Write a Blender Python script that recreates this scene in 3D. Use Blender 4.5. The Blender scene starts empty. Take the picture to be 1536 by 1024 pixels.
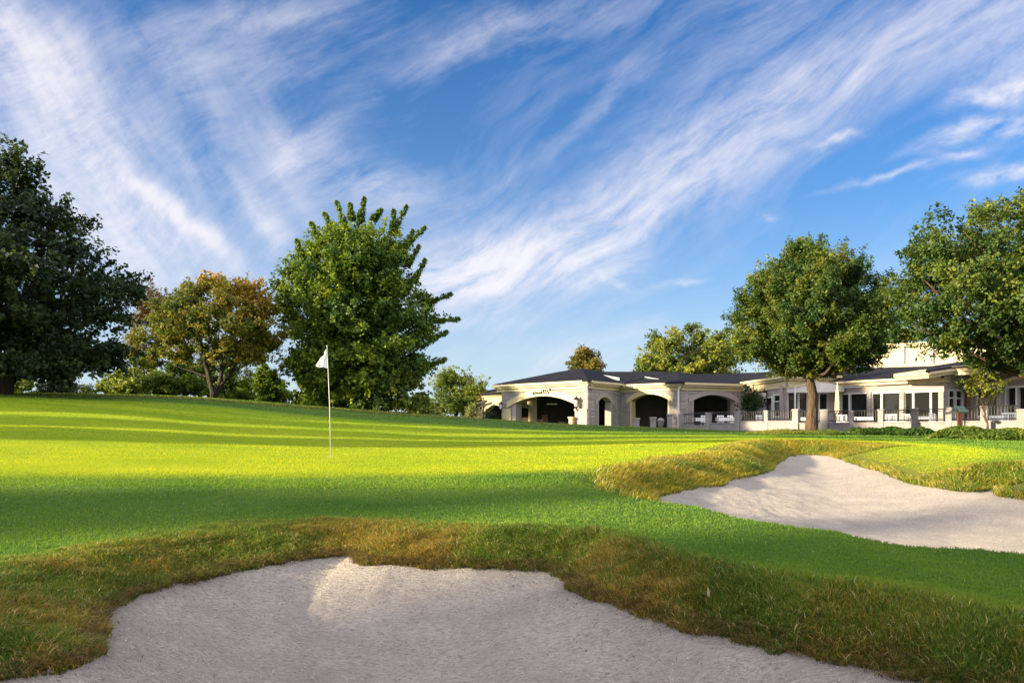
import bpy, math
import numpy as np
from math import radians, sin, cos, pi, atan2, sqrt

# ------------------------------------------------------------------ frame
F = 1150.0; HR = 640.0; E = 2.0
def P(px, row, Y):
    return ((px - 768) / F * Y, Y, E - (row - HR) / F * Y)
def X(px, Y): return (px - 768) / F * Y
def Z(row, Y): return E - (row - HR) / F * Y

scene = bpy.context.scene
col = scene.collection

# ------------------------------------------------------------------ noise
def _h(ix, iy, iz, seed):
    n = (ix.astype(np.int64) * 374761393 + iy.astype(np.int64) * 668265263 + iz.astype(np.int64) * 2147483647 + seed * 1274126177) & 0xffffffff
    n = ((n ^ (n >> 13)) * 1274126177) & 0xffffffff
    n = n ^ (n >> 16)
    return (n & 0xffff) / 65535.0
def vnoise(x, y, z=None, seed=0):
    x = np.asarray(x, float); y = np.asarray(y, float)
    z = np.zeros_like(x) if z is None else np.asarray(z, float)
    ix, iy, iz = np.floor(x), np.floor(y), np.floor(z)
    fx, fy, fz = x - ix, y - iy, z - iz
    fx = fx * fx * (3 - 2 * fx); fy = fy * fy * (3 - 2 * fy); fz = fz * fz * (3 - 2 * fz)
    r = 0
    for a in (0, 1):
        for b in (0, 1):
            for c in (0, 1):
                w = (fx if a else 1 - fx) * (fy if b else 1 - fy) * (fz if c else 1 - fz)
                r = r + w * _h(ix + a, iy + b, iz + c, seed)
    return r * 2 - 1
def fbm(x, y, z=None, seed=0, o=3):
    r = 0; a = 1.0; t = 0
    for i in range(o):
        k = 2 ** i
        r = r + a * vnoise(np.asarray(x) * k, np.asarray(y) * k, None if z is None else np.asarray(z) * k, seed + i * 7)
        t += a; a *= .5
    return r / t

# ------------------------------------------------------------------ terrain
YK = np.array([4, 6, 8, 11, 15, 20, 27, 35, 40, 45, 55, 70, 100, 200.])
COLS = [
 (-400, [-.90, -.85, -.72, -.58, -.30, .20, 1.08, 1.5, 1.6, 1.6, 1.5, 1.2, .5, -1]),
 (0,    [-.88, -.83, -.73, -.61, -.34, .13, 1.10, 1.58, 1.7, 1.7, 1.6, 1.0, 0, -1]),
 (150,  [-.88, -.83, -.74, -.63, -.40, -.02, .80, 1.56, 1.7, 1.75, 1.6, 1.0, 0, -1]),
 (300,  [-.87, -.82, -.74, -.65, -.49, -.24, .40, 1.36, 1.64, 1.7, 1.5, .8, 0, -1]),
 (400,  [-.86, -.81, -.75, -.66, -.55, -.34, .14, .82, 1.32, 1.45, 1.3, .7, 0, -1]),
 (495,  [-.86, -.80, -.75, -.67, -.595, -.42, .01, .62, 1.08, 1.20, 1.1, .6, 0, -1]),
 (640,  [-.86, -.80, -.76, -.69, -.61, -.50, -.26, .22, .62, .84, .8, .3, -.3, -1]),
 (768,  [-.86, -.80, -.76, -.69, -.62, -.52, -.35, -.02, .22, .38, .35, .0, -.4, -1]),
 (880,  [-.84, -.79, -.75, -.69, -.62, -.52, -.37, -.16, .0, .14, .12, .0, -.4, -1]),
 (1040, [-.82, -.78, -.74, -.67, -.60, -.50, -.40, -.25, -.16, -.11, -.12, -.2, -.4, -1]),
 (1150, [-.80, -.77, -.73, -.66, -.57, -.50, -.40, -.33, -.33, -.36, -.4, -.4, -.4, -1]),
 (1300, [-.80, -.79, -.75, -.67, -.60, -.53, -.46, -.40, -.40, -.42, -.4, -.4, -.4, -1]),
 (1536, [-.84, -.84, -.79, -.67, -.61, -.56, -.52, -.45, -.43, -.42, -.4, -.4, -.4, -1]),
 (1900, [-.86, -.86, -.80, -.70, -.63, -.58, -.52, -.46, -.43, -.42, -.4, -.4, -.4, -1]),
]
UK = np.array([(c[0] - 768) / F for c in COLS])
ZK = np.array([c[1] for c in COLS])
# resample onto a fine smooth table
_lf = np.linspace(math.log(4), math.log(200), 260)
_uf = np.linspace(UK[0], UK[-1], 240)
_t1 = np.array([np.interp(_lf, np.log(YK), ZK[i]) for i in range(len(UK))])
_t2 = np.array([np.interp(_uf, UK, _t1[:, j]) for j in range(len(_lf))])   # [logY, u]
def _blur(a, k, ax):
    w = np.hanning(k + 2)[1:-1]; w /= w.sum()
    p = k // 2
    pad = [(0, 0), (0, 0)]; pad[ax] = (p, p)
    b = np.pad(a, pad, mode='edge')
    return np.apply_along_axis(lambda v: np.convolve(v, w, 'valid'), ax, b)
TAB = _blur(_blur(_t2, 21, 0), 31, 1)
def turf(x, y):
    Y = np.clip(y, 4, 199.9); u = np.clip(x / Y, _uf[0], _uf[-1])
    a = (np.log(Y) - _lf[0]) / (_lf[1] - _lf[0]); b = (u - _uf[0]) / (_uf[1] - _uf[0])
    i = np.clip(a.astype(int), 0, len(_lf) - 2); j = np.clip(b.astype(int), 0, len(_uf) - 2)
    fa = a - i; fb = b - j
    z = (TAB[i, j] * (1 - fa) * (1 - fb) + TAB[i + 1, j] * fa * (1 - fb) + TAB[i, j + 1] * (1 - fa) * fb + TAB[i + 1, j + 1] * fa * fb)
    return z + E

def closed(pts, n=5):
    pts = np.array(pts, float); N = len(pts); out = []
    for i in range(N):
        p0, p1, p2, p3 = pts[i - 1], pts[i], pts[(i + 1) % N], pts[(i + 2) % N]
        for k in range(n):
            t = k / n
            out.append(.5 * ((2 * p1) + (-p0 + p2) * t + (2 * p0 - 5 * p1 + 4 * p2 - p3) * t * t + (-p0 + 3 * p1 - 3 * p2 + p3) * t ** 3))
    return np.array(out)
def g(px, row, z):
    Y = -z * F / (row - HR)
    return (X(px, Y), Y)
B1 = closed([g(80, 1030, -1.1), g(135, 965, -1.03), g(168, 905, -.99), g(215, 885, -.98), g(330, 855, -.96), g(440, 838, -.95),
             g(525, 828, -.93), g(552, 852, -1.0), g(660, 858, -1.02), g(735, 866, -1.04), g(830, 868, -1.05), g(878, 902, -1.07), g(960, 930, -1.09),
             g(1065, 962, -1.1), g(1180, 985, -1.08), g(1330, 1000, -1.06), g(1430, 1026, -1.05),
             (2.15, 2.6), (2.4, 1.2), (1.6, -1.6), (-1.6, -1.9), (-3.2, 0), (-2.9, 2.0)])
B2 = closed([g(965, 724, -.70), g(991, 722, -.80), g(1051, 727, -.93), g(1076, 724, -.93), g(1090, 713, -.88), g(1119, 716, -.95), g(1145, 711, -.93),
             g(1166, 694, -.88), g(1190, 686, -.86), g(1235, 686, -.86), g(1256, 690, -.90), g(1290, 699, -.92), g(1333, 710, -.93), g(1363, 722, -.95),
             g(1414, 729, -.95), g(1453, 733, -.95), g(1495, 731, -.95), g(1536, 742, -.95), (9.6, 9.6), (9.4, 6.4), g(1700, 850, -.95),
             g(1536, 828, -.88), g(1436, 819, -.84), g(1350, 808, -.81), g(1265, 793, -.79), g(1158, 780, -.77), g(1072, 759, -.75), g(1008, 743, -.735)], 4)
def sdist(x, y, poly):
    """signed distance, positive inside"""
    x = np.asarray(x, float).ravel(); y = np.asarray(y, float).ravel()
    out = np.empty(len(x))
    a = poly; b = np.roll(poly, -1, 0)
    cx, cy = poly.mean(0); R = np.hypot(poly[:, 0] - cx, poly[:, 1] - cy).max()
    far = np.hypot(x - cx, y - cy) - R
    out[:] = -far
    idx = np.where(far < 6)[0]
    for s in range(0, len(idx), 20000):
        k = idx[s:s + 20000]; X_, Y_ = x[k][:, None], y[k][:, None]
        ex, ey = (b - a)[:, 0], (b - a)[:, 1]
        wx, wy = X_ - a[:, 0], Y_ - a[:, 1]
        t = np.clip((wx * ex + wy * ey) / (ex * ex + ey * ey + 1e-12), 0, 1)
        d = np.hypot(wx - t * ex, wy - t * ey).min(1)
        cond = (a[:, 1] > Y_) != (b[:, 1] > Y_)
        xi = a[:, 0] + (Y_ - a[:, 1]) * ex / np.where(ey == 0, 1e-12, ey)
        ins = (cond & (X_ < xi)).sum(1) % 2 == 1
        out[k] = np.where(ins, d, -d)
    return out
def dist12(x, y):
    wob = .06 * fbm(x * 2.2, y * 2.2, seed=3) + .05 * fbm(x * 8, y * 8, seed=5)
    wob2 = .10 * fbm(x * 1.5, y * 1.5, seed=13) + .05 * fbm(x * 6, y * 6, seed=15)
    return sdist(x, y, B1) + wob, sdist(x, y, B2) + wob2
def surf(x, y, full=False):
    x = np.asarray(x, float); y = np.asarray(y, float); sh = x.shape
    x = x.ravel(); y = y.ravel()
    z = turf(x, y)
    z = z + .022 * fbm(x * .35, y * .35, seed=21) * np.clip(y / 12, .3, 1.5)
    d1, d2 = dist12(x, y)
    w1 = np.interp(x, [-1.5, .3, 1.4], [.75, .62, .40]); uu = np.clip((x / np.clip(y, 1, None) - .34) / .16, 0, 1); w2 = (1.15 + .55 * uu) * np.interp(y, [7.4, 9.8], [.16, 1.]); dp2 = .33 + 0 * uu; dp1 = np.interp(x, [-1.5, 0, .8, 1.6], [.14, .16, .24, .28]); m2 = .03 * np.interp(y, [8.3, 10.6], [.0, 1.])
    for d, w, dip, bowl, r, md in ((d1, w1, dp1, .45, .95, .02), (d2, w2, dp2, .30, 1.6, m2)):
        o = np.clip(-d / w, 0, 1)
        z = z - np.where(d < 0, dip * (1 - o) ** 1.7, dip + bowl * (1 - np.exp(-np.clip(d, 0, 99) / r)))
        z = z + md * np.exp(-((-d - w) / (w * .6)) ** 2)
    ins = np.clip(np.maximum(d1, d2) * 8, 0, 1)
    z = z + ins * (0.018 * fbm(x * 3, y * 3, seed=31) + .022 * np.abs(fbm(x * 7, y * 11, seed=33)) + .011 * fbm(x * 22, y * 26, seed=35))
    # rough collar bump and mound
    z = z + (1 - ins) * .010 * fbm(x * 7, y * 7, seed=41) * (np.maximum(d1, d2) > -1.5)
    if full: return z.reshape(sh), d1.reshape(sh), d2.reshape(sh)
    return z.reshape(sh)
def gz(x, y): return float(surf(np.array([x]), np.array([y]))[0])

# ------------------------------------------------------------------ mesh helpers
def tagobj(o, label=None, cat=None, group=None, kind=None):
    if label: o['label'] = label
    if cat: o['category'] = cat
    if group: o['group'] = group
    if kind: o['kind'] = kind
    return o
def npmesh(name, V, faces_list, mat, parent=None, colors=None, smooth=False, cname='Col'):
    """faces_list: list of int arrays (n,k)"""
    me = bpy.data.meshes.new(name)
    V = np.asarray(V, np.float32)
    me.vertices.add(len(V)); me.vertices.foreach_set('co', V.ravel())
    nl = sum(f.size for f in faces_list); npoly = sum(len(f) for f in faces_list)
    me.loops.add(nl); me.polygons.add(npoly)
    li = np.concatenate([f.ravel() for f in faces_list]).astype(np.int32)
    tot = np.concatenate([np.full(len(f), f.shape[1], np.int32) for f in faces_list])
    st = np.concatenate([[0], np.cumsum(tot)[:-1]]).astype(np.int32)
    me.loops.foreach_set('vertex_index', li)
    me.polygons.foreach_set('loop_start', st)
    try: me.polygons.foreach_set('loop_total', tot)
    except Exception: pass
    if smooth: me.polygons.foreach_set('use_smooth', np.ones(npoly, bool))
    me.update(calc_edges=True); me.validate()
    if colors is not None:
        c = np.asarray(colors, np.float32)
        if c.shape[1] == 3: c = np.concatenate([c, np.ones((len(c), 1), np.float32)], 1)
        at = me.color_attributes.new(cname, 'FLOAT_COLOR', 'POINT')
        at.data.foreach_set('color', c.ravel())
    if mat: me.materials.append(mat)
    o = bpy.data.objects.new(name, me); col.objects.link(o)
    if parent: o.parent = parent
    return o
class MB:
    def __init__(s): s.v = []; s.f = []
    def add(s, vs, fs):
        n = len(s.v); s.v += [tuple(v) for v in vs]; s.f += [tuple(n + i for i in f) for f in fs]
    def hexa(s, p):
        s.add(p, [(0, 3, 2, 1), (4, 5, 6, 7), (0, 1, 5, 4), (1, 2, 6, 5), (2, 3, 7, 6), (3, 0, 4, 7)])
    def box(s, c, d, rz=0):
        x, y, z = [k / 2 for k in d]; ca, sa = cos(rz), sin(rz)
        p = []
        for zz in (-z, z):
            for (xx, yy) in ((-x, -y), (x, -y), (x, y), (-x, y)):
                p.append((c[0] + xx * ca - yy * sa, c[1] + xx * sa + yy * ca, c[2] + zz))
        s.hexa(p)
    def tube(s, pts, rad, n=8, cap=True):
        pts = [np.array(p, float) for p in pts]
        if not hasattr(rad, '__len__'): rad = [rad] * len(pts)
        rings = []; base = len(s.v)
        for i, p in enumerate(pts):
            t = pts[min(i + 1, len(pts) - 1)] - pts[max(i - 1, 0)]
            t = t / (np.linalg.norm(t) + 1e-9)
            a = np.cross(t, (0, 0, 1.)) if abs(t[2]) < .9 else np.cross(t, (1., 0, 0))
            a /= np.linalg.norm(a) + 1e-9; b = np.cross(t, a)
            for k in range(n):
                q = 2 * pi * k / n
                s.v.append(tuple(p + rad[i] * (cos(q) * a + sin(q) * b)))
        for i in range(len(pts) - 1):
            for k in range(n):
                A = base + i * n + k; B = base + i * n + (k + 1) % n
                s.f.append((A, B, B + n, A + n))
        if cap:
            s.f.append(tuple(base + k for k in range(n)))
            s.f.append(tuple(base + (len(pts) - 1) * n + k for k in reversed(range(n))))
    def lathe(s, c, prof, n=16):
        base = len(s.v)
        for r, z in prof:
            for k in range(n):
                q = 2 * pi * k / n; s.v.append((c[0] + r * cos(q), c[1] + r * sin(q), c[2] + z))
        for i in range(len(prof) - 1):
            for k in range(n):
                A = base + i * n + k; B = base + i * n + (k + 1) % n
                s.f.append((A, B, B + n, A + n))
        s.f.append(tuple(base + k for k in reversed(range(n)))); s.f.append(tuple(base + (len(prof) - 1) * n + k for k in range(n)))
    def prism(s, poly, off):
        """poly: list of 3d points, extruded by the vector off"""
        n = len(poly); off = np.array(off)
        a = [tuple(p) for p in poly]; b = [tuple(np.array(p) + off) for p in poly]
        s.add(a + b, [tuple(range(n)), tuple(range(2 * n - 1, n - 1, -1))] + [(i, i + n, (i + 1) % n + n, (i + 1) % n) for i in range(n)])
    def build(s, name, mat, parent=None, smooth=False, bevel=0):
        me = bpy.data.meshes.new(name); me.from_pydata(s.v, [], s.f)
        import bmesh
        bm = bmesh.new(); bm.from_mesh(me); bmesh.ops.recalc_face_normals(bm, faces=bm.faces); bm.to_mesh(me); bm.free()
        if smooth: me.polygons.foreach_set('use_smooth', [True] * len(me.polygons))
        me.materials.append(mat)
        o = bpy.data.objects.new(name, me); col.objects.link(o)
        if parent: o.parent = parent
        if bevel:
            m = o.modifiers.new('b', 'BEVEL'); m.width = bevel; m.segments = 2; m.limit_method = 'ANGLE'
        return o
def rebase(o, loc):
    """move a world-built mesh to a local frame at loc"""
    me = o.data; n = len(me.vertices); a = np.empty(n * 3, np.float32); me.vertices.foreach_get('co', a)
    a = a.reshape(-1, 3) - np.array(loc, np.float32); me.vertices.foreach_set('co', a.ravel()); me.update()
def thing(name, label, cat, loc, group=None):
    o = bpy.data.objects.new(name, None); col.objects.link(o); o.location = loc; o.empty_display_size = .3
    return tagobj(o, label, cat, group)
def attach(root, parts):
    for p in parts:
        rebase(p, root.location); p.parent = root

# ------------------------------------------------------------------ materials
def newmat(name):
    m = bpy.data.materials.new(name); m.use_nodes = True; nt = m.node_tree
    for n in list(nt.nodes): nt.nodes.remove(n)
    out = nt.nodes.new('ShaderNodeOutputMaterial')
    return m, nt, out
def nd(nt, t, ins=None, **kw):
    n = nt.nodes.new(t)
    for k, v in kw.items(): setattr(n, k, v)
    for k, v in (ins or {}).items():
        s = n.inputs[k]
        if isinstance(v, bpy.types.NodeSocket): nt.links.new(v, s)
        else: s.default_value = v
    return n
def rgb(c): return (c[0], c[1], c[2], 1)
def mix(nt, a, b, f):
    n = nt.nodes.new('ShaderNodeMix'); n.data_type = 'RGBA'
    for k, v in ((0, f), (6, a), (7, b)):
        if isinstance(v, bpy.types.NodeSocket): nt.links.new(v, n.inputs[k])
        else: n.inputs[k].default_value = rgb(v) if hasattr(v, '__len__') else v
    return n.outputs[2]
def math_(nt, op, a, b=0., c=0., clamp=False):
    n = nt.nodes.new('ShaderNodeMath'); n.operation = op; n.use_clamp = clamp
    for k, v in ((0, a), (1, b), (2, c)):
        if isinstance(v, bpy.types.NodeSocket): nt.links.new(v, n.inputs[k])
        else: n.inputs[k].default_value = v
    return n.outputs[0]
def noise(nt, vec, scale, detail=3, rough=.55, dist=0.):
    n = nd(nt, 'ShaderNodeTexNoise', {'Scale': scale, 'Detail': detail, 'Roughness': rough, 'Distortion': dist})
    if vec is not None: nt.links.new(vec, n.inputs['Vector'])
    return n.outputs['Fac']
def ramp(nt, f, stops):
    n = nt.nodes.new('ShaderNodeValToRGB'); nt.links.new(f, n.inputs[0]); e = n.color_ramp.elements
    while len(e) < len(stops): e.new(.5)
    for k, (p, c) in enumerate(stops): e[k].position = p; e[k].color = rgb(c)
    return n.outputs[0]
def objco(nt): return nt.nodes.new('ShaderNodeTexCoord').outputs['Object']
def bump(nt, h, strength, dist):
    return nd(nt, 'ShaderNodeBump', {'Height': h, 'Strength': strength, 'Distance': dist}).outputs[0]
def simple(name, c, rough=.6, var=.12, scale=3, bmp=.15, metal=0, c2=None, bscale=None, bd=.02):
    m, nt, out = newmat(name); co = objco(nt)
    n1 = noise(nt, co, scale, 4)
    c2 = c2 or tuple(k * (1 - 2.2 * var) for k in c)
    cc = mix(nt, c2, c, ramp(nt, n1, [(.3, (0, 0, 0)), (.65, (1, 1, 1))]))
    nrm = bump(nt, noise(nt, co, bscale or scale * 8, 4), bmp, bd)
    b = nd(nt, 'ShaderNodeBsdfPrincipled', {'Base Color': cc, 'Roughness': rough, 'Metallic': metal, 'Normal': nrm})
    nt.links.new(b.outputs[0], out.inputs[0]); return m
def leafmat(name, trans=.35, tint=(1.5, 1.25, .35), rough=.55, spec=.25):
    m, nt, out = newmat(name)
    c = nd(nt, 'ShaderNodeVertexColor', layer_name='Col').outputs[0]
    b = nd(nt, 'ShaderNodeBsdfPrincipled', {'Base Color': c, 'Roughness': rough, 'Specular IOR Level': spec})
    tc = nd(nt, 'ShaderNodeMix', data_type='RGBA', blend_type='MULTIPLY'); tc.inputs[0].default_value = 1
    nt.links.new(c, tc.inputs[6]); tc.inputs[7].default_value = rgb(tint)
    t = nd(nt, 'ShaderNodeBsdfTranslucent', {'Color': tc.outputs[2]})
    mx = nd(nt, 'ShaderNodeMixShader', {0: trans}); nt.links.new(b.outputs[0], mx.inputs[1]); nt.links.new(t.outputs[0], mx.inputs[2])
    nt.links.new(mx.outputs[0], out.inputs[0]); return m
M_LEAF = leafmat('leaves')
M_GRASS = leafmat('grass_blades', .4, (1.3, 1.2, .4), .6, .15)
def barkmat(name, c1, c2):
    m, nt, out = newmat(name); co = objco(nt)
    mp = nd(nt, 'ShaderNodeMapping', {'Vector': co, 'Scale': (1, 1, .22)}).outputs[0]
    n1 = noise(nt, mp, 9, 5, .65, .5)
    v = nd(nt, 'ShaderNodeTexVoronoi', {'Vector': mp, 'Scale': 14}).outputs['Distance']
    h = math_(nt, 'ADD', n1, math_(nt, 'MULTIPLY', v, .6))
    cc = mix(nt, c1, c2, ramp(nt, n1, [(.35, (0, 0, 0)), (.62, (1, 1, 1))]))
    b = nd(nt, 'ShaderNodeBsdfPrincipled', {'Base Color': cc, 'Roughness': .9, 'Normal': bump(nt, h, 1, .06)})
    nt.links.new(b.outputs[0], out.inputs[0]); return m
M_BARK = barkmat('bark', (.022, .014, .008), (.085, .055, .030))
M_BARK2 = barkmat('bark_dark', (.008, .006, .004), (.032, .022, .014))

# ground: turf + sand by signed distance stored as vertex attribute
def groundmat():
    m, nt, out = newmat('ground'); co = objco(nt)
    a = nd(nt, 'ShaderNodeVertexColor', layer_name='Gnd').outputs[0]
    sp = nd(nt, 'ShaderNodeSeparateColor', {0: a}); d = sp.outputs[0]; gr = sp.outputs[1]; rg = sp.outputs[2]
    # sand
    n1 = noise(nt, co, 2.2, 5, .6); n2 = noise(nt, co, 60, 4, .7); n3 = noise(nt, co, 320, 2, .6)
    sc = mix(nt, (.54, .49, .44), (.74, .68, .61), ramp(nt, n1, [(.3, (0, 0, 0)), (.7, (1, 1, 1))]))
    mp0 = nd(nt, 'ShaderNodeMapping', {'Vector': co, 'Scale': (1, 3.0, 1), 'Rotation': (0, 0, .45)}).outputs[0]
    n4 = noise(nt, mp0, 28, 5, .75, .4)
    sc = mix(nt, sc, (.32, .285, .255), math_(nt, 'MULTIPLY', ramp(nt, n4, [(.45, (0, 0, 0)), (.60, (1, 1, 1))]), .72))  # dark streaks: shading of scratches and dents put into the sand colour
    sc = mix(nt, sc, (.20, .165, .135), math_(nt, 'MULTIPLY', ramp(nt, n2, [(.60, (0, 0, 0)), (.70, (1, 1, 1))]), .7))
    sc = mix(nt, sc, (.16, .12, .08), ramp(nt, n3, [(.69, (0, 0, 0)), (.74, (1, 1, 1))]))
    mp = nd(nt, 'ShaderNodeMapping', {'Vector': co, 'Scale': (1, 2.6, 1), 'Rotation': (0, 0, .5)}).outputs[0]
    hs = math_(nt, 'ADD', math_(nt, 'MULTIPLY', noise(nt, mp, 22, 6, .75, .3), 1.4), math_(nt, 'MULTIPLY', noise(nt, co, 90, 3, .7), .45))
    vor = nd(nt, 'ShaderNodeTexVoronoi', {'Vector': co, 'Scale': 45}).outputs['Distance']
    hs = math_(nt, 'ADD', hs, math_(nt, 'MULTIPLY', vor, .3))
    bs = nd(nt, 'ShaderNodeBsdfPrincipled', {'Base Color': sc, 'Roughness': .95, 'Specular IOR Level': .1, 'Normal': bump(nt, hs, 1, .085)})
    # turf soil and thatch
    g1 = noise(nt, co, 1.3, 5, .6); g2 = noise(nt, co, 40, 4, .7)
    mo = nd(nt, 'ShaderNodeMapping', {'Vector': co, 'Scale': (.12, 1, 1)}).outputs[0]
    g3 = noise(nt, mo, .55, 3)
    tc = mix(nt, (.045, .11, .02), (.085, .17, .028), ramp(nt, g1, [(.3, (0, 0, 0)), (.7, (1, 1, 1))]))
    tc = mix(nt, tc, mix(nt, (.16, .28, .010), (.29, .37, .011), ramp(nt, noise(nt, nd(nt, 'ShaderNodeMapping', {'Vector': co, 'Scale': (.25, .8, 1)}).outputs[0], .9, 4), [(.3, (0, 0, 0)), (.65, (1, 1, 1))])), gr)  # sunlit yellow put into the green's ground colour
    tc = mix(nt, tc, (.10, .09, .025), math_(nt, 'MULTIPLY', rg, math_(nt, 'ADD', .45, math_(nt, 'MULTIPLY', g2, .6)), clamp=True))
    tc = mix(nt, tc, (.02, .05, .01), math_(nt, 'MULTIPLY', ramp(nt, g2, [(.45, (0, 0, 0)), (.75, (1, 1, 1))]), .35))
    tc = mix(nt, tc, (.20, .27, .03), math_(nt, 'MULTIPLY', ramp(nt, g3, [(.45, (0, 0, 0)), (.7, (1, 1, 1))]), .22))
    bt = nd(nt, 'ShaderNodeBsdfPrincipled', {'Base Color': tc, 'Roughness': .9, 'Specular IOR Level': .1, 'Normal': bump(nt, math_(nt, 'ADD', g2, noise(nt, co, 12, 4, .7)), 1, .05)})
    # edge
    e = math_(nt, 'GREATER_THAN', math_(nt, 'ADD', d, math_(nt, 'MULTIPLY', math_(nt, 'SUBTRACT', noise(nt, co, 30, 4, .7), .5), .05)), .5)
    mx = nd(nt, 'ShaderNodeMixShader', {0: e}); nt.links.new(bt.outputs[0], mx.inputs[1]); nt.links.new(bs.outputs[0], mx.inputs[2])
    nt.links.new(mx.outputs[0], out.inputs[0]); return m
M_GROUND = groundmat()

# ------------------------------------------------------------------ putting green mask
def greenmask(x, y):
    """1 on the mown putting green, where sunlit yellow is painted in"""
    cx, cy = -4.0, 21.0
    yy = y - .12 * x
    e = ((x - cx) / 17) ** 4 + ((yy - cy) / np.where(yy > cy, 13., 10.6)) ** 2
    e = e + .06 * fbm(x * .2, y * .2, seed=60)
    return np.clip((1.0 - e) * 4, 0, 1)
def collar(x, y):
    """rough strip along the ridge"""
    u = x / np.clip(y, 4, None)
    c = np.interp(u, [-.67, -.4, -.24, 0, .3], [30.5, 35.5, 38.5, 41, 42])
    return np.exp(-((y - c) / 1.5) ** 4)

# ------------------------------------------------------------------ ground mesh
def axis(lo, hi, c, half, fine, grow):
    a = [c]
    s = fine
    while a[-1] < hi:
        if a[-1] - c > half: s *= 1 + grow
        a.append(a[-1] + s)
    b = [c]; s = fine
    while b[-1] > lo:
        if c - b[-1] > half: s *= 1 + grow
        b.append(b[-1] - s)
    return np.array(b[::-1][:-1] + a)
def build_ground():
    xs = axis(-420, 420, 0, 4.2, .04, .03); ys = axis(-60, 900, 4.8, 2.6, .035, .022)
    nx, ny = len(xs), len(ys)
    GX, GY = np.meshgrid(xs, ys)
    Zg, d1, d2 = surf(GX, GY, True)
    fx, fy = GX.ravel(), GY.ravel()
    d = np.maximum(d1, d2).ravel()
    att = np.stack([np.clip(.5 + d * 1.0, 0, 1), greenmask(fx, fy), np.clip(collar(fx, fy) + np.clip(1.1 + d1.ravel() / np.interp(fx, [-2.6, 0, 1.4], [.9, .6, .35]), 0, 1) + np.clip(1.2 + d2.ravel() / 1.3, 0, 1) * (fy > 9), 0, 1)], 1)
    V = np.stack([fx, fy, Zg.ravel()], 1)
    i = np.arange(nx - 1)[None, :] + nx * np.arange(ny - 1)[:, None]
    Q = np.stack([i, i + 1, i + 1 + nx, i + nx], -1).reshape(-1, 4)
    c1 = d1.ravel()[Q].mean(1) > -.02; c2 = d2.ravel()[Q].mean(1) > -.02
    for nm, sel in (('ground', ~(c1 | c2)), ('bunker_sand', c1), ('bunker_sand', c2)):
        q = Q[sel]; used, inv = np.unique(q, return_inverse=True)
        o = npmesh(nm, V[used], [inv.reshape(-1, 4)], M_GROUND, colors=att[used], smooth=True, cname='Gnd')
        o['kind'] = 'structure'
build_ground()

# ------------------------------------------------------------------ grass blades
rng = np.random.default_rng(7)
def blades(name, x, y, z, h, w, lean, colr, curve=.5, label=None, lean_dir=None, tipc=None):
    """bent tapering blades: 5 verts each"""
    n = len(x); a = rng.uniform(0, 2 * pi, n)
    la = rng.uniform(0, 2 * pi, n) if lean_dir is None else lean_dir
    wx, wy = np.cos(a) * w / 2, np.sin(a) * w / 2
    lx, ly = np.cos(la) * lean * h, np.sin(la) * lean * h
    V = np.empty((n, 5, 3), np.float32)
    V[:, 0] = np.stack([x - wx, y - wy, z - .004], 1); V[:, 1] = np.stack([x + wx, y + wy, z - .004], 1)
    mh = h * .55; mx, my = x + lx * .3, y + ly * .3
    V[:, 2] = np.stack([mx + wx * .8, my + wy * .8, z + mh], 1); V[:, 3] = np.stack([mx - wx * .8, my - wy * .8, z + mh], 1)
    V[:, 4] = np.stack([x + lx, y + ly, z + h * np.sqrt(np.clip(1 - (lean * .55) ** 2, .15, 1))], 1)
    i = np.arange(n)[:, None] * 5
    Q = i + np.array([0, 1, 2, 3]); T = i + np.array([3, 2, 4])
    C = np.repeat(colr[:, None, :], 5, 1).copy()
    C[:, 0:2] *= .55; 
    if tipc is not None: C[:, 4] = C[:, 4] * .4 + tipc * .6
    o = npmesh(name, V.reshape(-1, 3), [Q, T], M_GRASS, colors=C.reshape(-1, 3))
    tagobj(o, label, 'grass', kind='stuff'); return o
def lerp(a, b, t): return a * (1 - t[:, None]) + b * t[:, None]
def c3(*c): return np.array(c)[None, :]

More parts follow.
